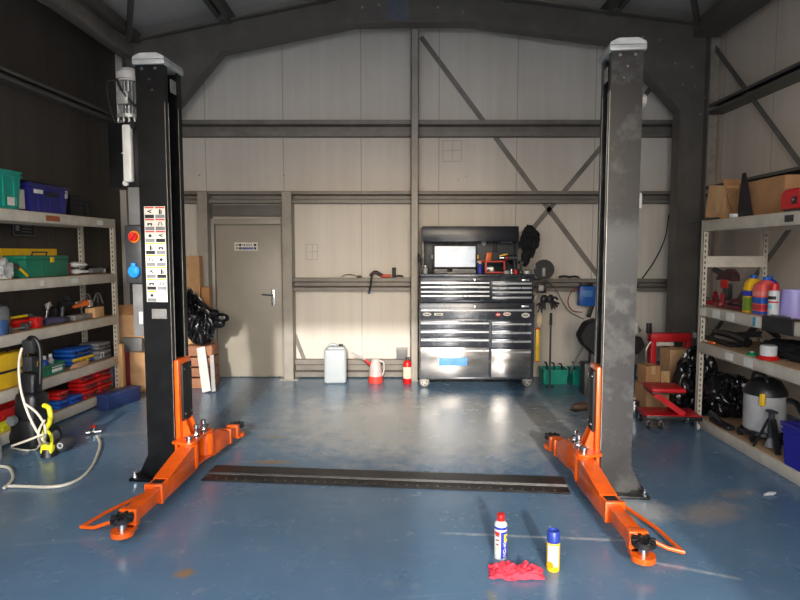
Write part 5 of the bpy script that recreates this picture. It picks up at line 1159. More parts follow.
t = on_rail('torch', 'short upright black torch on the wall rail beside the air gun', 'torch', 394, 7.77); MB().cyl((0, 0, 0.001), (0, 0, 0.085), 0.022, seg=16, bev=0.003).cyl((0, 0, 0.085), (0, 0, 0.13), 0.026, seg=16, bev=0.003).done('torch_body', M_plastic_black, t); MB().tube([(0.03, 0, 0.016), (0.07, 0, 0.025), (0.12, 0, 0.014)], 0.012, 8, smooth=3).done('torch_strap', M_dgrey, t)
t = thing('hanging_strap', 'black strap with navy end hanging over the front of the wall rail', 'strap', (xat(371, 7.68, RZ), 7.685, RZ - 0.2)); MB().tube([(0.01, 0.02, 0.215), (0.008, -0.01, 0.2), (-0.005, -0.01, 0.10), (-0.02, -0.01, 0.03)], 0.012, 8, smooth=4).done('strap_band', M_plastic_black, t); MB().box((-0.022, -0.01, 0.02), (0.03, 0.015, 0.05), (0, 15, 0), 0.004).done('strap_end', M_navy, t)
# pencilled outlines on the wall panels where fittings used to be
for k, (px, py, w, h) in enumerate(((312, 252, 0.15, 0.20), (452, 151, 0.24, 0.26))):
    q = MB(); c = at(px, py, YB)
    for (a, b) in (((-1, -1), (1, -1)), ((1, -1), (1, 1)), ((1, 1), (-1, 1)), ((-1, 1), (-1, -1)), ((-1, 0), (1, 0.1)), ((0, -1), (0.1, 1))):
        q.bar((c.x + a[0] * w / 2, YB - 0.002, c.z + a[1] * h / 2), (c.x + b[0] * w / 2, YB - 0.002, c.z + b[1] * h / 2), 0.006, 0.003)
    struct('trim_wall_marks', q, mat('wall_stain', (128, 116, 98), 0.7))
q = MB(); 
for dx, dz in ((-0.05, -0.02), (0.05, 0.02), (-0.05, -0.2), (0.05, -0.2)): c = at(462, 178, YB); q.cyl((c.x + dx, YB - 0.006, c.z + dz), (c.x + dx, YB, c.z + dz), 0.007, seg=8)
struct('trim_wall_screws', q, M_steel)
# beyond the tool chest
for k, (px, Y, w, lb) in enumerate(((553.5, 7.5, 0.30, 'teal open crate nearer the tool chest on the floor'), (581, 7.45, 0.26, 'teal open crate half hidden by the lift post and the black stand'))):
    t = bfloor('teal_crate', lb, 'crate', px, Y, 90); hh = zat(368, Y)
    tote(t, w, 0.24, hh, M_teal, taper=0.95)
    q = MB()
    for j in range(3): q.tube([(-0.05 + 0.05 * j, -0.08 + 0.07 * j, 0.02), (-0.06 + 0.06 * j, -0.09 + 0.08 * j, hh + 0.04), (-0.03 + 0.05 * j, -0.06 + 0.08 * j, hh + 0.06)], 0.010, 6, smooth=3)
    q.done('crate_contents', M_plastic_black, t)
t = bfloor('long_pole', 'thin black pole standing upright before the teal crates', 'pole', 550, 7.22, 0); hh = zat(313, 7.22)
MB().cyl((0, 0, 0), (0, 0, hh * 0.85), 0.011, seg=10).done('pole_shaft', M_dgrey, t); MB().cyl((0, 0, hh * 0.84), (0, 0, hh), 0.018, seg=12, bev=0.003).done('pole_grip', M_plastic_black, t); MB().cyl((0, 0, 0), (0, 0, 0.012), 0.05, seg=18).done('pole_foot', M_dgrey, t)
# blue box on the rail with its red flex
RZ2 = zat(279, 7.72)
t = thing('blue_charger', 'blue charger box with red flex mounted on the wall rail beside the lift post', 'charger', (xat(587, 7.62, 1.2), 7.64, zat(306, 7.6)))
wz = zat(286, 7.6) - zat(306, 7.6)
MB().box((0, 0, wz / 2), (0.20, 0.12, wz), None, 0.012).done('charger_case', M_blue, t); MB().box((0.0, -0.062, wz * 0.62), (0.12, 0.006, 0.08), None, 0.002).done('charger_plate', mat('sky_blue_plate', (74, 130, 186), 0.4), t)
MB().box((0, 0, wz + 0.02), (0.15, 0.06, 0.04), None, 0.008).done('charger_handle', M_plastic_black, t); MB().box((0.05, -0.02, -0.07), (0.05, 0.04, 0.16), (0, 18, 0), 0.008).done('charger_bracket', M_plastic_black, t)
MB().tube([(-0.10, -0.03, wz * 0.9), (-0.20, -0.03, wz * 0.7), (-0.24, -0.03, wz * 0.2), (-0.18, -0.03, -0.06), (-0.05, -0.03, -0.08)], 0.007, 6, smooth=6).done('charger_flex', M_dred, t)
q = MB(); pts = [at(545, 280, 7.7), at(556, 290, 7.7), at(563, 303, 7.7), at(571, 313, 7.7), at(584, 319, 7.7)]
t = thing('hanging_wire', 'thin black wire drooping along the gable wall behind the long pole', 'wire', (0, 0, 0)); q.tube(pts, 0.005, 6, smooth=6).done('wire_run', M_rubber, t)
t = thing('hanging_wire', 'thin dark line curving down the gable wall beside the lift post', 'wire', (0, 0, 0)); MB().tube([at(669, 214, 7.8), at(665, 238, 7.8), at(655, 260, 7.8), at(642, 279, 7.8), at(630, 296, 7.8)], 0.007, 6, smooth=6).done('line_run', M_rubber, t)
t = thing('rail_tools', 'dark pliers lying on the wall rail before the blue charger', 'pliers', (xat(566, 7.77, RZ2), 7.77, RZ2 + 0.004)); MB().tube([(-0.09, 0, 0.02), (-0.02, 0, 0.03), (0.06, 0, 0.015)], 0.014, 8, smooth=4).done('plier_jaw', M_dgrey, t); MB().tube([(0.04, -0.01, 0.02), (0.11, -0.03, 0.03), (0.16, -0.03, 0.015)], 0.012, 8, smooth=4).done('plier_handle', M_plastic_black, t)
# black stand with a jacket behind the post
t = bfloor('machine_stand', 'black machine on a narrow stand half hidden behind the dusty lift post', 'machine', 606, 6.9, 0)
def mz(py): return zat(py, 6.9)
cxm = t.location.x
def mx_(px): return xat(px, 6.9, 0.8) - cxm
q = MB(); q.prism([(mx_(577), mz(335)), (mx_(584), mz(322)), (mx_(596), mz(318)), (mx_(600), mz(360)), (mx_(590), mz(352)), (mx_(581), mz(344))], -0.08, 0.10, Matrix.Rotation(R(90), 4, 'X'), 0.02); hood = q.done('machine_hood', mat('black_vinyl', (20, 19, 20), 0.6, bump=0.2), t)
MB().bx(mx_(583), mx_(600), -0.10, 0.10, mz(395), mz(362), 0.01).done('machine_base', M_dgrey, t)
MB().bx(mx_(590), mx_(630), -0.05, 0.05, mz(385), mz(330), 0.02).done('machine_column', M_plastic_black, t)
q = MB(); q.prism([(mx_(628), mz(338)), (mx_(640), mz(336)), (mx_(644), mz(345)), (mx_(638), mz(354)), (mx_(628), mz(352))], -0.06, 0.06, Matrix.Rotation(R(90), 4, 'X'), 0.015); q.done('machine_arm', M_plastic_black, t)
q = MB(); q.prism([(mx_(626), mz(362)), (mx_(637), mz(364)), (mx_(634), mz(382)), (mx_(626), mz(384))], -0.05, 0.05, Matrix.Rotation(R(90), 4, 'X'), 0.012); q.done('machine_pedal', M_dgrey, t)
MB().box((mx_(633), -0.02, mz(328)), (0.10, 0.08, 0.16), (0, 0, 0), 0.03, 3).done('machine_cup', M_white, t)
for px in (586, 606, 628): MB().cyl((mx_(px), 0, mz(388)), (mx_(px) * 1.05, 0.0, 0.0), 0.022, seg=10).done('leg', M_plastic_black, t)
MB().tube([(mx_(570), -0.05, mz(372)), (mx_(576), -0.05, mz(358)), (mx_(583), -0.05, mz(345))], 0.010, 6).done('machine_lever', M_dgrey, t)
# ================================================================ racking on the cream side wall
RK = Rack((2.80, 5.60), 0.0, 0.60, 1)
RZS = [1.93, 1.143, 0.806, 0.098]
RR = build_rack(RK, 'shelving_rack', 'grey steel racking with chipboard shelves against the cream side wall', RZS, -3.2, 0.0, (-3.16, 0.0), 1.93)
MB().bx(0.03, 0.58, -0.03, -0.005, 1.50, 1.60).done('side_tie', M_shelf_steel, RR)
for px, zi, w, h, m in ((703, 1, 0.10, 0.07, M_paper), (716, 1, 0.12, 0.07, M_paper), (730, 1, 0.12, 0.07, M_paper), (729, 2, 0.12, 0.06, M_paper), (748, 2, 0.12, 0.07, M_paper), (754, 1, 0.04, 0.07, mat('tag_cyan', (70, 160, 190), 0.6)), (760, 1, 0.12, 0.08, M_paper), (789, 0, 0.10, 0.05, M_dgrey)):
    tag_on(RR, RK, px, RZS[zi], w, h, m)
def on_right(name, label, cat, px, back, zi, rz=0, group=None, dz=0.002):
    p = RK.p(px, back, RZS[zi]); p.z += dz
    return thing(name, label, cat, p, rz, group)
# --- top
t = on_right('cardboard_box', 'large brown cardboard box on the top shelf nearest the red caddy', 'cardboard box', 779, 0.26, 0)
La = pxw(RK, 748, 797, 0.08, 2.0); hb = zat(183, RK.p(741, 0.08, 2.0).y) - RZS[0]
MB().box((0, 0, hb / 2), (0.32, La, hb), None, 0.005, 1).done('carton_body', M_card, t); MB().bx(-0.161, 0.161, -0.03, 0.03, hb - 0.002, hb + 0.001).done('tape', M_tape, t)
MB().cyl((-0.161, La * 0.36, hb * 0.6), (-0.1595, La * 0.36, hb * 0.6), 0.014, seg=12).done('hand_hole', M_label_dark, t)
t = on_right('cardboard_box', 'narrow tilted cardboard box with raised flap on the top shelf', 'cardboard box', 729, 0.28, 0, 10, dz=0.02)
MB().box((0, 0, 0.155), (0.30, 0.24, 0.30), (7, 0, 0), 0.004, 1).done('carton_body', M_card2, t); MB().bx(-0.155, -0.1525, -0.06, -0.02, 0.05, 0.28).done('tape', M_tape, t); MB().box((-0.05, -0.17, 0.19), (0.22, 0.006, 0.36), (-26, 0, 0)).done('carton_flap', M_card, t)
t = on_right('black_board', 'black pointed board leaning between the two cardboard boxes on the top shelf', 'board', 743, 0.06, 0)
q = MB(); q.prism([(-0.14, 0.0), (0.08, 0.0), (0.03, 0.36), (-0.01, 0.36)], -0.006, 0.006, TM((0, 0.0, 0.003), 90, 0, 90) if False else Matrix.Rotation(R(90), 4, 'Z') @ Matrix.Rotation(R(90), 4, 'X')); q.done('board_panel', mat('dark_plum_board', (30, 22, 26), 0.6), t)
t = on_right('tape_roll', 'white roll lying on the shelf edge before the tilted box', 'roll', 735, 0.055, 0); MB().lathe([(0.025, 0), (0.045, 0), (0.045, 0.03), (0.025, 0.03), (0.025, 0)], seg=22).done('roll_body', M_white, t); MB().lathe([(0.022, 0.002), (0.0249, 0.002), (0.0249, 0.028), (0.022, 0.028), (0.022, 0.002)], seg=18).done('roll_core', M_card, t)
t = on_right('flat_bar', 'dark flat bar lying at the far end of the top shelf', 'bar', 703.5, 0.10, 0, 0); MB().box((0, 0, 0.012), (0.05, 0.50, 0.024), None, 0.004).done('bar_body', M_dgrey, t); MB().tube([(-0.06, -0.12, 0.012), (-0.10, -0.26, 0.012), (-0.12, -0.32, 0.01)], 0.006, 6, smooth=3).done('bar_cord', M_rubber, t)
t = on_right('red_caddy', 'bright red caddy with black latch on the near end of the top shelf', 'caddy', 798, 0.05, 0)
hr = zat(189, t.location.y) - RZS[0]
q = MB(); q.prism([(-0.11, 0.012), (-0.11, hr * 0.82), (-0.07, hr), (0.16, hr), (0.16, 0.012)], -0.045, 0.06, Matrix.Rotation(R(-90), 4, 'Z') @ Matrix.Rotation(R(90), 4, 'X'), 0.008); q.done('caddy_body', mat('bright_red_plastic', (214, 18, 34), 0.35), t)
MB().box((-0.064, -0.05, hr * 0.45), (0.012, 0.05, 0.05), (0, 0, 0), 0.004).done('caddy_latch', M_plastic_black, t); MB().cyl((-0.071, -0.05, hr * 0.48), (-0.066, -0.05, hr * 0.48), 0.012, seg=10).done('latch_rivet', M_chrome, t)
MB().box((0.0, 0.0, 0.006), (0.09, 0.18, 0.010)).done('caddy_foot', M_dgrey, t)
# --- middle shelf
t = on_right('transmission_jack', 'dark trolley jack with red plate standing on the middle shelf', 'jack', 727, 0.24, 1)
MB().box((0, 0, 0.10), (0.06, 0.07, 0.20), None, 0.008).box((0, 0, 0.014), (0.16, 0.20, 0.028), None, 0.006).done('jack_column', M_dgrey, t); MB().box((-0.035, 0, 0.20), (0.012, 0.12, 0.08), None, 0.004).done('jack_plate', M_red, t)
q = MB(); q.prism([(-0.14, 0.23), (0.16, 0.23), (0.10, 0.30), (-0.05, 0.34), (-0.12, 0.30)], -0.04, 0.04, Matrix.Rotation(R(90), 4, 'Z') @ Matrix.Rotation(R(90), 4, 'X'), 0.008); q.done('jack_head', mat('dark_maroon_steel', (64, 30, 30), 0.5), t)
MB().bar((0, 0.10, 0.29), (0, 0.26, 0.33), 0.03, 0.05, bev=0.006).done('jack_arm', M_dgrey, t)
for px, bk, rz, lb in ((708, 0.10, 20, 'red clamp with two forks at the far end of the middle shelf'), (719, 0.09, -10, 'red clamp next along toward the dark jack on the middle shelf')):
    t = on_right('red_clamp', lb, 'clamp', px, bk, 1, rz)
    MB().box((0, 0, 0.022), (0.05, 0.16, 0.044), None, 0.010).bar((0, -0.06, 0.03), (0, -0.08, 0.13), 0.03, 0.035, bev=0.006).bar((0, 0.05, 0.03), (0, 0.085, 0.10), 0.03, 0.035, bev=0.006).done('clamp_frame', M_dred, t)
    MB().cyl((0, -0.02, 0.06), (0, 0.10, 0.075), 0.010, seg=10).done('clamp_screw', M_dgrey, t)
t = on_right('scissor_jack', 'dark red low scissor jack on the middle shelf before the yellow bottle', 'jack', 737, 0.09, 1, 0)
MB().box((0, 0, 0.02), (0.10, 0.30, 0.035), None, 0.010).bar((0, -0.12, 0.04), (0, 0.0, 0.09), 0.06, 0.02, bev=0.004).bar((0, 0.0, 0.09), (0, 0.12, 0.04), 0.06, 0.02, bev=0.004).done('jack_frame', mat('maroon_paint', (92, 20, 28), 0.4), t); MB().cyl((0, -0.17, 0.055), (0, 0.17, 0.055), 0.010, seg=10).done('jack_screw', M_steel, t)
def oil_bottle(t, w, d, h, m, cap, bands, handle=False):
    q = MB(); q.lathe([(0, 0), (0.48, 0), (0.5, 0.012), (0.5, h * 0.66), (0.44, h * 0.80), (0.20, h * 0.90), (0.17, h * 0.91), (0, h * 0.91)], seg=28, M=Matrix.Diagonal((w, d, 1, 1)), sq=0.5); q.done('bottle_body', m, t)
    MB().lathe([(0, h * 0.90), (0.024, h * 0.90), (0.024, h), (0, h)], seg=18).done('bottle_cap', cap, t)
    for z0, z1, mm in bands:
        MB().lathe([(0.501, z0 * h), (0.508, z0 * h), (0.508, z1 * h), (0.501, z1 * h), (0.501, z0 * h)], seg=28, M=Matrix.Diagonal((w, d, 1, 1)), sq=0.5).done('bottle_label', mm, t)
hbt = zat(276, RK.p(750, 0.08, 1.2).y) - RZS[1]
t = on_right('oil_bottle', 'yellow and green oil bottle with blue cap on the middle shelf', 'oil bottle', 752, 0.09, 1, 0); oil_bottle(t, 0.13, 0.10, hbt * 1.03, mat('oil_yellow', (232, 176, 30), 0.4), M_blue, ((0.44, 0.58, M_label_blue), (0.06, 0.40, mat('oil_green', (120, 150, 40), 0.45))))
t = on_right('oil_bottle', 'red oil bottle with two blue bands on the middle shelf', 'oil bottle', 764.5, 0.08, 1, 0); oil_bottle(t, 0.15, 0.135, hbt, mat('oil_red', (232, 92, 84), 0.4), M_blue, ((0.30, 0.46, M_blue), (0.02, 0.10, M_blue), (0.13, 0.27, mat('oil_red_deep', (196, 44, 50), 0.45)), (0.50, 0.62, mat('oil_pink', (238, 130, 120), 0.45))))
t = on_right('oil_bottle', 'blue-capped bottle standing behind the red oil bottle', 'oil bottle', 768, 0.26, 1, 0); oil_bottle(t, 0.12, 0.12, hbt * 1.0, M_label_blue, M_blue, ((0.2, 0.5, M_red),))
def spray_can(t, r, h, caph, m, cap, bands, capr=0.8):
    MB().lathe([(0, 0), (r * 0.94, 0), (r, 0.006), (r, h * 0.86), (r * 0.86, h * 0.93), (r * 0.5, h * 0.965), (0, h * 0.965)], seg=28).done('can_body', m, t)
    MB().lathe([(0, h * 0.93), (r * capr, h * 0.93), (r * capr, h + caph - 0.006), (r * capr * 0.9, h + caph), (0, h + caph)], seg=24).done('can_cap', cap, t)
    for z0, z1, mm, a0, a1 in bands:
        n = 20; q = MB()
        for k in range(n):
            x0, x1 = R(a0 + (a1 - a0) * k / n), R(a0 + (a1 - a0) * (k + 1) / n); rr = r * 1.004 + 0.0003
            q.quad([(rr * math.cos(x0), rr * math.sin(x0), z0 * h), (rr * math.cos(x1), rr * math.sin(x1), z0 * h), (rr * math.cos(x1), rr * math.sin(x1), z1 * h), (rr * math.cos(x0), rr * math.sin(x0), z1 * h)])
        q.done('can_print', mm, t)
t = on_right('spray_can', 'white spray can with red cap on the middle shelf beside the lilac tub', 'spray can', 773, 0.045, 1, 0)
spray_can(t, 0.038, 0.215, 0.04, M_white, M_red, ((0.62, 0.74, M_label_dark, 150, 260), (0.50, 0.56, M_label_red, 140, 290), (0.30, 0.44, mat('print_cyan', (120, 190, 210), 0.5), 160, 220)))
t = on_right('tub_lilac', 'translucent lilac plastic tub on the middle shelf', 'tub', 793, 0.18, 1, 0)
MB().lathe([(0, 0), (0.098, 0), (0.10, 0.01), (0.084, 0.20), (0.080, 0.20), (0.095, 0.012), (0, 0.012)], seg=30).done('tub_body', mat('lilac_plastic', (164, 152, 208), 0.4, var=0.04), t); MB().lathe([(0.07, 0.2), (0.087, 0.2), (0.087, 0.208), (0.07, 0.208), (0.07, 0.2)], seg=28).done('tub_rim', mat('lilac_rim', (178, 168, 216), 0.4), t)
t = on_right('red_helmet', 'glossy crimson helmet with round side emblem at the near end of the middle shelf', 'helmet', 842, 0.39, 1, 0); t.location.z = zat(292, t.location.y) + 0.008
hm = MB(); hm.sph((0, 0, 0.03), (0.12, 0.17, 0.135), 28); hm.done('helmet_shell', mat('crimson_gloss', (150, 12, 36), 0.3, coat=0.4), t)
MB().box((-0.03, 0.04, -0.008), (0.2, 0.26, 0.02), None, 0.004).done('helmet_brim', M_plastic_black, t)
q = MB(); q.lathe([(0, 0), (0.045, 0), (0.045, 0.004), (0, 0.004)], seg=20, M=TM((-0.098, 0.085, 0.05), 0, -90, -32)).m(1).lathe([(0, 0.0045), (0.028, 0.0045), (0.028, 0.007), (0, 0.007)], seg=16, M=TM((-0.098, 0.085, 0.05), 0, -90, -32)); q.done('helmet_emblem', [M_paper, M_label_dark], t)
ph = t.location
t2 = thing('black_shelf_box', 'low black case under the crimson helmet at the back of the middle shelf', 'case', (ph.x + 0.10, ph.y, RZS[1] + 0.002)); MB().box((0, 0, (ph.z - 0.13 - RZS[1]) / 2), (0.2, 0.34, ph.z - 0.13 - RZS[1]), None, 0.008).done('case_body', M_plastic_black, t2); MB().bx(-0.102, -0.1005, -0.18, 0.18, 0.05, 0.056).done('case_seam', M_grey, t2)
t = on_right('black_tray', 'shallow black tray overhanging the edge of the middle shelf', 'tray', 788, 0.06, 1, 0, dz=0.001)
yt = pxw(RK, 771, 803, 0.0, 1.1)
MB().bx(-0.085, -0.07, -yt / 2, yt / 2, -0.105, 0.012, 0.003).bx(-0.07, 0.0, -yt / 2, yt / 2, 0.0025, 0.012, 0.002).done('tray_body', M_plastic_black, t); MB().tube([(-0.05, -0.12, 0.018), (-0.03, 0.0, 0.02), (-0.05, 0.12, 0.018)], 0.006, 6, smooth=3).done('tray_wire', M_steel, t)
# --- lower shelf
t = on_right('bumper_strip', 'long black bumper strip lying along the lower shelf', 'strip', 738, 0.25, 2, 0)
MB().tube([(0.05, 0.50, 0.05), (0.02, 0.2, 0.065), (-0.03, -0.12, 0.06), (-0.04, -0.22, 0.045)], [0.03, 0.04], 10, smooth=5).done('strip_body', M_plastic_black, t); MB().bar((0.12, 0.4, 0.03), (0.08, -0.2, 0.12), 0.012, 0.05, bev=0.003).done('strip_lip', M_dgrey, t)
t = on_right('black_sheet', 'flat black panel lying over the far end of the lower shelf', 'sheet', 716, 0.135, 2, 0); MB().box((0, 0, 0.012), (0.12, 0.66, 0.02), None, 0.005).box((-0.045, 0.02, 0.03), (0.03, 0.6, 0.02), None, 0.005).done('panel_body', M_plastic_black, t); MB().bx(-0.075, -0.0605, 0.24, 0.30, 0.0, 0.05, 0.003).done('panel_clip', M_lgrey, t)
OFF = t = on_right('orange_offcut', 'small orange and pale offcut on the lower shelf edge by the black panel', 'offcut', 711, 0.035, 2, 0, dz=0.004); MB().box((0, 0, 0.01), (0.025, 0.12, 0.02), None, 0.003).done('offcut_body', mat('signal_orange', (240, 112, 46), 0.45), t); MB().box((0, 0.09, 0.008), (0.03, 0.08, 0.015), None, 0.003).done('offcut_end', M_ivory, t)
t = on_right('light_strut', 'pair-jointed grey strut leaning at the back of the lower shelf', 'strut', 753, 0.42, 2, 0); MB().bar((0, 0.16, 0.01), (0.03, -0.02, 0.19), 0.03, 0.05, bev=0.004).bar((0.03, -0.02, 0.19), (0.02, -0.34, 0.10), 0.03, 0.04, bev=0.004).done('strut_body', M_dgrey, t); MB().cyl((0.0, -0.02, 0.19), (0.06, -0.02, 0.19), 0.02, seg=12).done('strut_joint', M_steel, t)
t = on_right('filler_tin', 'red tin with broad white lid on the lower shelf edge', 'tin', 768, 0.06, 2, 0)
MB().lathe([(0, 0), (0.075, 0), (0.078, 0.012), (0.062, 0.03), (0, 0.03)], seg=26).done('tin_body', M_red, t); MB().lathe([(0, 0.03), (0.058, 0.03), (0.060, 0.04), (0.060, 0.10), (0.052, 0.11), (0, 0.11)], seg=26).done('tin_lid', M_white, t)
t = on_right('green_lid', 'flat green cap-shaped disc on the lower shelf edge', 'disc', 752, 0.045, 2, 0); MB().lathe([(0, 0), (0.042, 0), (0.045, 0.015), (0.03, 0.022), (0, 0.022)], seg=22).done('disc_body', mat('leaf_green', (18, 140, 84), 0.4), t); MB().cyl((0, 0, 0.022), (0, 0, 0.03), 0.014, seg=12).done('disc_knob', M_white, t)
t = on_right('black_cover', 'crumpled black cover spread on the lower shelf behind the red tin', 'cover', 796, 0.28, 2, 0); MB().blob((0, 0.0, 0.06), (0.16, 0.36, 0.085), 14, 0.3, 1.8, 4, floor=0.0, crease=0.2).done('cover_cloth', MATS['black_cloth'], t)
# --- bottom shelf: bags, vacuum, axle stand, tub
t = on_right('bin_bag', 'grey-sheened black bin bag slumped on the bottom shelf beside the vacuum cleaner', 'bin bag', 727, 0.30, 3, 0)
def slump(p): return Vector((p.x, p.y * (1.10 - 0.25 * p.z), p.z))
MB().blob((0, -0.02, 0.19), (0.24, 0.23, 0.22), 31, 0.16, 1.4, 5, floor=0.002, crease=0.05, pleat=0.2, shape=slump).done('bag_body', M_bin_bag, t)
MB().blob((-0.06, 0.10, 0.36), (0.07, 0.10, 0.05), 33, 0.2, 1.8, 3, pleat=0.2).done('bag_neck', M_bin_bag, t)
t = thing('bin_bag', 'tall full black bin bag on the floor between cardboard boxes and side racking', 'bin bag', (3.0, 6.0, 0.002))
MB().blob((0, 0, 0.34), (0.215, 0.17, 0.40), 41, 0.16, 1.3, 5, floor=0.0, crease=0.05, pleat=0.24, shape=lambda p: Vector((p.x * (1.05 - 0.2 * p.z), p.y, p.z))).done('bag_body', M_bin_bag, t)
MB().blob((-0.10, -0.08, 0.52), (0.12, 0.06, 0.06), 43, 0.2, 1.8, 3, pleat=0.25).done('bag_fold', M_bin_bag, t)
t = on_right('shop_vacuum', 'grey drum vacuum cleaner with black top and yellow clip on the bottom shelf', 'vacuum cleaner', 763, 0.20, 3, 0)
yv = t.location.y; rv = pxw(RK, 741, 771, 0.1, 0.4) / 2 * 0.78; hv = zat(397, yv - 0.1) - RZS[3]; hv2 = zat(378, yv) - RZS[3]
rv = 0.155
MB().lathe([(0, 0.085), (rv * 0.92, 0.085), (rv, 0.10), (rv, hv), (rv * 0.9, hv + 0.005), (0, hv + 0.005)], seg=36).done('drum', M_lgrey, t)
MB().lathe([(0, hv + 0.005), (rv * 1.04, hv + 0.005), (rv * 1.04, hv + 0.03), (rv * 0.9, hv + 0.07), (rv * 0.72, hv2 - 0.02), (rv * 0.4, hv2), (0, hv2)], seg=32).done('motor_head', M_plastic_black, t)
MB().tube([(-0.05, -0.10, hv2 - 0.02), (-0.05, -0.07, hv2 + 0.03), (-0.05, 0.07, hv2 + 0.03), (-0.05, 0.10, hv2 - 0.02)], 0.014, 8, smooth=3).done('carry_handle', M_plastic_black, t)
MB().box((-0.10, -0.135, hv - 0.015), (0.05, 0.04, 0.10), (0, 0, 45), 0.010).done('drum_clip', M_yellow, t); MB().box((-0.11, 0.09, hv + 0.05), (0.06, 0.03, 0.03), None, 0.006).done('vacuum_switch', M_lgrey, t)
MB().lathe([(0.05, 0.05), (rv * 1.10, 0.05), (rv * 1.14, 0.06), (rv * 1.10, 0.083), (0.05, 0.083)], seg=30).done('vacuum_base', M_plastic_black, t)
for k in range(5):
    a = R(70 + k * 72); x, y = rv * 1.1 * math.cos(a), rv * 1.1 * math.sin(a)
    MB().cyl((x - 0.014, y, 0.028), (x + 0.014, y, 0.028), 0.028, seg=16, bev=0.003).box((x, y, 0.055), (0.04, 0.03, 0.02), None, 0.004).done('castor', M_plastic_black, t)
MB().tube([(0.12, -0.10, hv - 0.03), (0.10, -0.24, hv - 0.02), (0.10, -0.36, hv - 0.10), (0.12, -0.44, hv - 0.02), (0.14, -0.52, hv - 0.10)], 0.022, 10, smooth=6).done('hose', M_plastic_black, t)
t = on_right('vacuum_nozzle', 'flat black floor nozzle on the bottom shelf before the vacuum', 'nozzle', 721.5, 0.042, 3, 0); MB().box((0, 0, 0.03), (0.07, 0.32, 0.04), None, 0.012).done('nozzle_head', M_plastic_black, t); MB().tube([(0.0, 0.02, 0.04), (0.0, 0.12, 0.07), (0.0, 0.2, 0.08)], 0.018, 10, smooth=3).done('nozzle_neck', M_dgrey, t)
t = on_right('axle_stand', 'black three-legged axle stand on the bottom shelf beside the blue tub', 'axle stand', 770, 0.08, 3, 0)
hs = 0.25
for k in range(3):
    a = R(20 + 120 * k); MB().bar((0.10 * math.cos(a), 0.13 * math.sin(a), 0.005), (0.018 * math.cos(a), 0.02 * math.sin(a), hs), 0.045, 0.012, bev=0.003).done('leg', M_plastic_black, t)
MB().cyl((0, 0, 0.10), (0, 0, hs + 0.05), 0.022, seg=14).box((0, 0, hs + 0.055), (0.05, 0.09, 0.02), None, 0.004).done('stand_post', M_dgrey, t); MB().cyl((0, 0, 0.03), (0, 0, 0.10), 0.045, 0.018, seg=14).done('stand_collar', M_grey, t)
t = on_right('storage_tote', 'royal blue ribbed tote at the near end of the bottom shelf', 'storage tote', 822, 0.15, 3, 0)
tote(t, 0.40, 0.32, 0.29, mat('royal_blue_plastic', (36, 36, 156), 0.36), mat('royal_blue_lid', (44, 44, 150), 0.36), taper=0.92)

# ================================================================ rolling stool, boxes and press by the racking
def rfl(px, py): return ground(px, py)
a, b = rfl(649, 427), rfl(709, 433)
t = thing('rolling_stool', 'red Z-shaped rolling mechanic stool on castors', 'stool', ((a.x + b.x) / 2 - 0.035, (a.y + b.y) / 2 + 0.14, 0.001), -6)
Ws = (b - a).length - 0.01; zb_ = 0.10
Ms = mat('stool_red', (198, 22, 34), 0.4, var=0.08)
MB().box((0, 0, zb_ + 0.02), (Ws, 0.32, 0.035), None, 0.006).done('base_tray', Ms, t)
MB().box((0, -0.163, zb_ + 0.012), (Ws, 0.012, 0.04), None, 0.003).done('tray_edge', M_plastic_black, t)
zs = zat(391, b.y + 0.1)
MB().box((-Ws * 0.10, 0, zs), (Ws * 0.62, 0.30, 0.04), None, 0.014, 3).done('seat_pad', Ms, t); MB().box((-Ws * 0.10, 0, zs - 0.028), (Ws * 0.60, 0.28, 0.014), None, 0.003).done('seat_plate', M_plastic_black, t)
for y in (-0.12, 0.12): MB().bar((-Ws * 0.34, y, zs - 0.035), (Ws * 0.20, y, zb_ + 0.04), 0.03, 0.05, bev=0.004).done('diagonal_brace', Ms, t)
MB().box((-Ws * 0.07, 0.0, (zs + zb_) / 2), ((Ws * 0.54 ** 1), 0.20, 0.012), (0, math.degrees(math.atan2(zs - zb_ - 0.07, Ws * 0.54)), 0)).done('brace_plate', M_plastic_black, t)
for x, y in ((-Ws / 2 + 0.03, -0.13), (Ws / 2 - 0.03, -0.13), (-Ws / 2 + 0.03, 0.13), (Ws / 2 - 0.03, 0.13), (-Ws * 0.22, -0.13)):
    c = MB().cyl((x, y, zb_ * 0.55), (x, y, zb_ + 0.002), 0.010, seg=8).bx(x - 0.02, x - 0.016, y - 0.02, y + 0.02, 0.03, zb_ * 0.7).bx(x + 0.016, x + 0.02, y - 0.02, y + 0.02, 0.03, zb_ * 0.7).done('castor', M_steel, t)
    MB().cyl((x - 0.013, y, 0.033), (x + 0.013, y, 0.033), 0.033, seg=20, bev=0.004).done('wheel', M_lgrey if x > Ws * 0.3 else M_rubber, c)
for x in (-Ws * 0.3, Ws * 0.24): MB().cyl((x, -0.172, zb_ + 0.012), (x, -0.168, zb_ + 0.012), 0.009, seg=8).done('screw', M_chrome, t)
def rbox(px, py0, py1, wpx, Y, m, lb, rz=0, d=0.26, z0=None):
    zb0 = 0.001 if z0 is None else z0
    z1 = zat(py1, Y); X = xat(px, Y, 0.5); w = xat(px + wpx / 2, Y, .5) - xat(px - wpx / 2, Y, .5)
    t = thing('cardboard_box', lb, 'cardboard box', (X, Y + d / 2, zb0), rz)
    h = z1 - zb0
    MB().box((0, 0, h / 2), (w, d, h), None, 0.004, 1).done('carton_body', m, t); MB().bx(-0.022, 0.022, -d / 2 - 0.001, -d / 2 + 0.002, h * 0.55, h).bx(-0.022, 0.022, -d / 2, d / 2, h - 0.002, h + 0.001).done('tape', M_tape, t)
    return t, zb0 + h
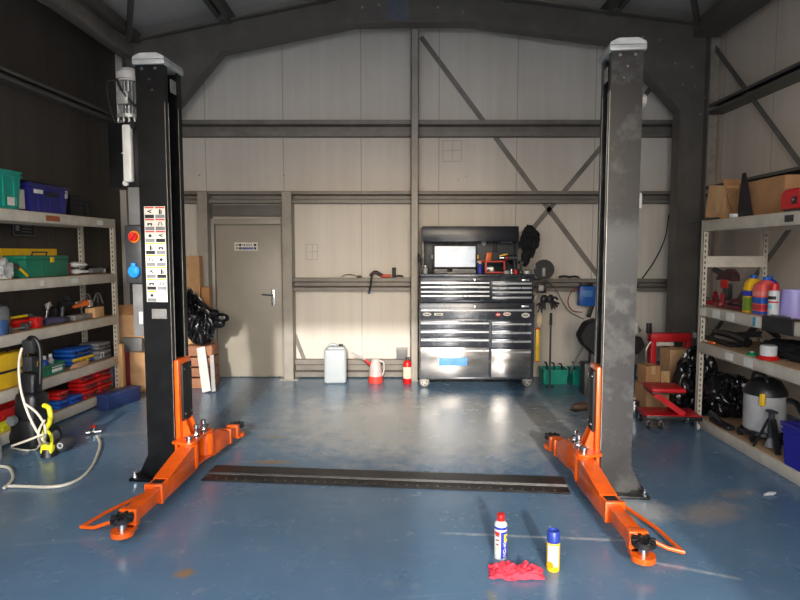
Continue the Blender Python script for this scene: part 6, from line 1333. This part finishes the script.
tA, zA = rbox(658, 415, 386, 24, 6.02, M_card2, 'tall pale cardboard box on the floor behind the red stool', 4)
tB, zB = rbox(653, 386, 366, 15, 6.06, M_card, 'brown cardboard box with open top stacked on the tall pale box', 4, 0.18, zA + 0.002)
tC, zC = rbox(666, 386, 371, 9, 6.07, M_card2, 'small pale cardboard box stacked on the tall box, against the bin bag', 0, 0.16, zA + 0.002)
tE, zE = rbox(684, 400, 383, 16, 6.34, M_card, 'brown cardboard box wedged between the tall box and the bin bag', 6, 0.26)
tD, zD = rbox(680, 383, 350, 22, 6.36, M_card2, 'wide cardboard box on top of the wedged box under the red press', 3, 0.22, zE + 0.002)
# press frame in red
Yp = 6.75
t = thing('workshop_press', 'red workshop press frame standing behind the cardboard boxes', 'press', (xat(668, Yp, .8), Yp, 0.001))
X0 = t.location.x
def px_(px): return xat(px, Yp, 0.9) - X0
zt1, zt2 = zat(333, Yp), zat(341, Yp)
q = MB(); q.bx(px_(650), px_(690), -0.06, 0.06, zt2, zt1, 0.006); q.done('press_head', Ms, t)
for p_ in (653, 688): MB().bx(px_(p_) - 0.028, px_(p_) + 0.028, -0.05, 0.05, 0.0, zt2, 0.004).done('press_upright', Ms, t)
MB().bx(px_(653), px_(688), -0.03, 0.03, zat(366, Yp), zat(361, Yp), 0.004).done('press_bed', M_dgrey, t)
MB().cyl((px_(668), 0, zt2), (px_(668), 0, zat(352, Yp)), 0.035, seg=18).cyl((px_(668), 0, zat(352, Yp)), (px_(668), 0, zat(356, Yp)), 0.02, seg=14).done('press_ram', M_dgrey, t)
MB().bx(px_(655), px_(672), -0.067, -0.061, zat(345, Yp), zt2 - 0.004).done('press_plate', M_ivory, t)
MB().box((px_(648.5), -0.02, zat(337, Yp) + 0.10), (0.05, 0.05, 0.12), None, 0.006).done('press_pump', M_plastic_black, t); MB().tube([(px_(650), -0.05, zat(341, Yp)), (px_(645), -0.05, zat(350, Yp)), (px_(647), -0.04, zat(365, Yp))], 0.010, 6, smooth=4).done('press_lever', M_steel, t)
# bottles and cylinders beside the dusty post
t = thing('steel_cylinder', 'short silver cylinder standing on the floor behind the dusty post', 'cylinder', ground(634, 417) + Vector((0.01, 0.03, 0.001))); MB().lathe([(0, 0), (0.048, 0), (0.052, 0.006), (0.052, 0.10), (0.048, 0.105), (0.052, 0.11), (0.052, 0.16), (0.03, 0.175), (0, 0.175)], seg=26).done('cylinder_shell', M_chrome, t); MB().cyl((-0.0, 0, 0.175), (-0.0, 0, 0.19), 0.018, seg=14).done('cylinder_valve', M_lgrey, t)
t = thing('steel_tube', 'thin tall silver tube standing just behind the silver cylinder', 'tube', ground(632.5, 413) + Vector((-0.06, 0.16, 0.001))); MB().cyl((0, 0, 0), (0, 0, 0.27), 0.026, seg=18, bev=0.004).done('tube_body', M_steel, t); MB().cyl((0, 0, 0.27), (0, 0, 0.285), 0.018, seg=14).done('tube_end', M_dgrey, t)
t = thing('teal_bottle', 'dark teal bottle with pale base on the floor between post and cardboard', 'bottle', ground(641.5, 404) + Vector((0, 0.05, 0.001))); MB().lathe([(0, 0.0), (0.045, 0.0), (0.045, 0.06), (0, 0.06)], seg=20).done('bottle_base', mat('pale_pink_plastic', (206, 186, 190), 0.4), t); MB().lathe([(0, 0.06), (0.045, 0.06), (0.045, 0.22), (0.02, 0.26), (0.018, 0.29), (0, 0.29)], seg=22).done('bottle_body', mat('dark_teal_plastic', (14, 96, 96), 0.4), t)
t = thing('oil_drip', 'small brown wooden shoe lying on the floor behind the dusty post', 'shoe', ground(581, 410) + Vector((0, 0.0, 0.001)), 25)
t.name = 'work_shoe'
MB().blob((0, 0, 0.04), (0.12, 0.05, 0.045), 6, 0.12, 2, 3, floor=0.012).done('shoe_upper', mat('brown_leather', (92, 70, 54), 0.6), t); MB().box((0, 0, 0.007), (0.24, 0.085, 0.012), None, 0.005).done('shoe_sole', M_rubber, t); t['label'] = 'small brown work shoe on the floor below the black machine'

# ================================================================ cans and cloth on the floor in front
g = ground(501.5, 561)
t = thing('lubricant_can', 'tall white and blue spray can with red cap standing on the blue floor', 'spray can', g + Vector((0, 0.035, 0.001)), 0)
rC = 0.034; hC = 0.188
MB().lathe([(0, 0), (rC * 0.95, 0), (rC, 0.005), (rC, hC), (rC * 0.95, hC + 0.006), (rC * 0.55, hC + 0.02), (0, hC + 0.02)], seg=32).done('can_body', M_white, t)
MB().lathe([(0, hC + 0.014), (rC * 0.60, hC + 0.014), (rC * 0.60, hC + 0.055), (0, hC + 0.055)], seg=24).box((-0.002, -rC * 0.5, hC + 0.036), (0.018, 0.014, 0.03), None, 0.003).done('can_cap', M_red, t)
def wrap(name, m, r, z0, z1, a0, a1, par):
    n = 14; q = MB()
    for k in range(n):
        x0, x1 = R(a0 + (a1 - a0) * k / n), R(a0 + (a1 - a0) * (k + 1) / n)
        q.quad([(r * math.cos(x0), r * math.sin(x0), z0), (r * math.cos(x1), r * math.sin(x1), z0), (r * math.cos(x1), r * math.sin(x1), z1), (r * math.cos(x0), r * math.sin(x0), z1)])
    return q.done(name, m, par)
wrap('blue_panel', M_label_blue, rC + 0.0006, 0.010, 0.155, 262, 362, t); wrap('blue_band', M_label_blue, rC + 0.0005, 0.166, 0.180, 180, 360, t)
wrap('yellow_shield', M_label_yellow, rC + 0.001, 0.100, 0.142, 290, 345, t); wrap('shield_core', M_label_blue, rC + 0.0014, 0.112, 0.130, 315, 338, t)
wrap('red_block', M_label_red, rC + 0.0006, 0.138, 0.154, 200, 252, t)
for k in range(4): wrap('print_bar', mat('print_maroon', (150, 70, 70), 0.5) if k < 3 else mat('print_gold', (226, 190, 70), 0.5), rC + 0.0006, 0.128 - k * 0.024, 0.138 - k * 0.024, 212 + k * 4, 250 - k * 3, t)
def round_text(body, size, m, r, ang, zc, par, vertical=True):
    q = MB(); an = R(ang)
    M = Matrix.Translation((r * math.cos(an), r * math.sin(an), zc)) @ Matrix.Rotation(an + R(90), 4, 'Z') @ Matrix.Rotation(R(90), 4, 'X')
    if vertical: M = M @ Matrix.Rotation(R(90), 4, 'Z')
    q.text(body, size, M, 0.0004); return q.done('lettering', m, par)
round_text('WD-40', 0.028, M_paper, rC + 0.001, 300, 0.056, t)
g = ground(554.5, 573)
t = thing('spray_can', 'short yellow and white spray can with blue cap standing on the blue floor', 'spray can', g + Vector((0, 0.033, 0.001)), 0)
rC = 0.0335; hC = 0.148
MB().lathe([(0, 0), (rC * 0.93, 0), (rC, 0.006), (rC, hC), (rC * 0.94, hC + 0.004), (0, hC + 0.004)], seg=32).done('can_body', mat('can_amber', (242, 190, 30), 0.35, var=0.03), t)
wrap('white_panel', mat('can_cream', (240, 232, 220), 0.4, var=0.02), rC + 0.0005, 0.03, hC - 0.008, 205, 305, t)
q = MB(); q.lathe([(0, 0), (0.018, 0), (0.018, 0.004), (0, 0.004)], seg=18, M=TM((rC * math.cos(R(232)), rC * math.sin(R(232)), 0.038), 90, 0, -38)); q.done('orange_dot', mat('can_orange', (244, 150, 10), 0.4), t)
q = wrap('pink_print', mat('print_rose', (214, 150, 160), 0.5), rC + 0.001, hC - 0.032, hC - 0.024, 240, 280, t)
MB().lathe([(0, hC + 0.002), (rC * 0.98, hC + 0.002), (rC * 1.0, hC + 0.01), (rC * 0.92, hC + 0.058), (rC * 0.82, hC + 0.062), (rC * 0.78, hC + 0.05), (0, hC + 0.05)], seg=30).done('can_cap', mat('cap_blue', (40, 62, 150), 0.38, var=0.04), t)
g = ground(516, 574)
t = thing('red_cloth', 'crumpled red cloth lying on the blue floor before the tall spray can', 'cloth', (g.x, g.y, 0.001), -6)
def clothf(u, v):
    x = (u - 0.5) * 0.275; w = 0.5 + 0.5 * (1 - abs(u - 0.3) * 0.9)
    y = (v - 0.5) * 0.15 * w
    h = 0.026 + 0.020 * noise.noise(Vector((u * 5.5, v * 4.2, 1.3))) + 0.013 * noise.noise(Vector((u * 12, v * 10, 4.1))) + 0.016 * math.sin(u * 16 + v * 5) * (0.5 - abs(v - 0.5))
    e = min(u, 1 - u, v, 1 - v); h *= min(1, 0.25 + e * 6)
    x += 0.012 * noise.noise(Vector((v * 6, u * 2, 7))); y += 0.012 * noise.noise(Vector((u * 7, v * 2, 9)))
    return Vector((x, y, max(0.003, h)))
q = MB().sheet(clothf, 60, 36, 0.003); q.done('cloth_sheet', mat('coral_red_cloth', (226, 58, 76), 0.85, var=0.08, bump=0.25, bscale=120), t)
def fold2(u, v):
    p = clothf(0.15 + u * 0.6, 0.15 + v * 0.55); return Vector((p.x - 0.02 + 0.02 * v, p.y + 0.012, p.z + 0.012 + 0.012 * math.sin(u * 11 + v * 4)))
MB().sheet(fold2, 40, 20, 0.003).done('cloth_fold', MATS['coral_red_cloth'], t)
# pale chips of dirt on the floor
for px, py, r_, lb in ((662, 508, 0.012, 'pale paper scrap on the shaded floor below the racking'),):
    pass
g = ground(652 + 118, 495)
t = thing('paper_scrap', 'crumpled white paper scrap on the shaded floor before the side racking', 'paper', g + Vector((0, 0, 0.001)), 20); MB().blob((0, 0, 0.008), (0.055, 0.016, 0.012), 3, 0.3, 2.5, 3, floor=0).done('scrap_body', M_white, t)
# ================================================================ groups of repeats
GROUPS = {'lift_post': 'posts of the two-post lift', 'socket_case': 'socket cases on the bottom shelf', 'tool_case': 'hard cases on the fourth shelf',
          'storage_tote': 'plastic storage totes', 'bin_bag': 'black bin bags', 'cardboard_box': 'cardboard boxes', 'spray_can': 'spray cans', 'lubricant_can': 'spray cans',
          'oil_bottle': 'oil bottles on the middle shelf', 'teal_crate': 'teal crates by the gable wall', 'red_clamp': 'red clamps on the middle shelf',
          'work_glove': 'white work gloves', 'small_bottle': 'small bottles in the parts bin', 'tub': 'small tubs on the chest top', 'bar_speaker': 'bar speakers under the monitor',
          'long_screwdriver': 'screwdrivers on the chest top', 'suspension_strut': 'struts on the third shelf', 'stacking_box': 'plastic boxes on the bottom shelf',
          'shelving_rack': 'grey racking units', 'hanging_wire': 'wires on the gable wall', 'cordless_drill': 'cordless drills'}
for ob in SC.objects:
    if ob.parent is None and 'label' in ob.keys():
        k = ob.name.split('.')[0]
        if k in GROUPS: ob['group'] = GROUPS[k]
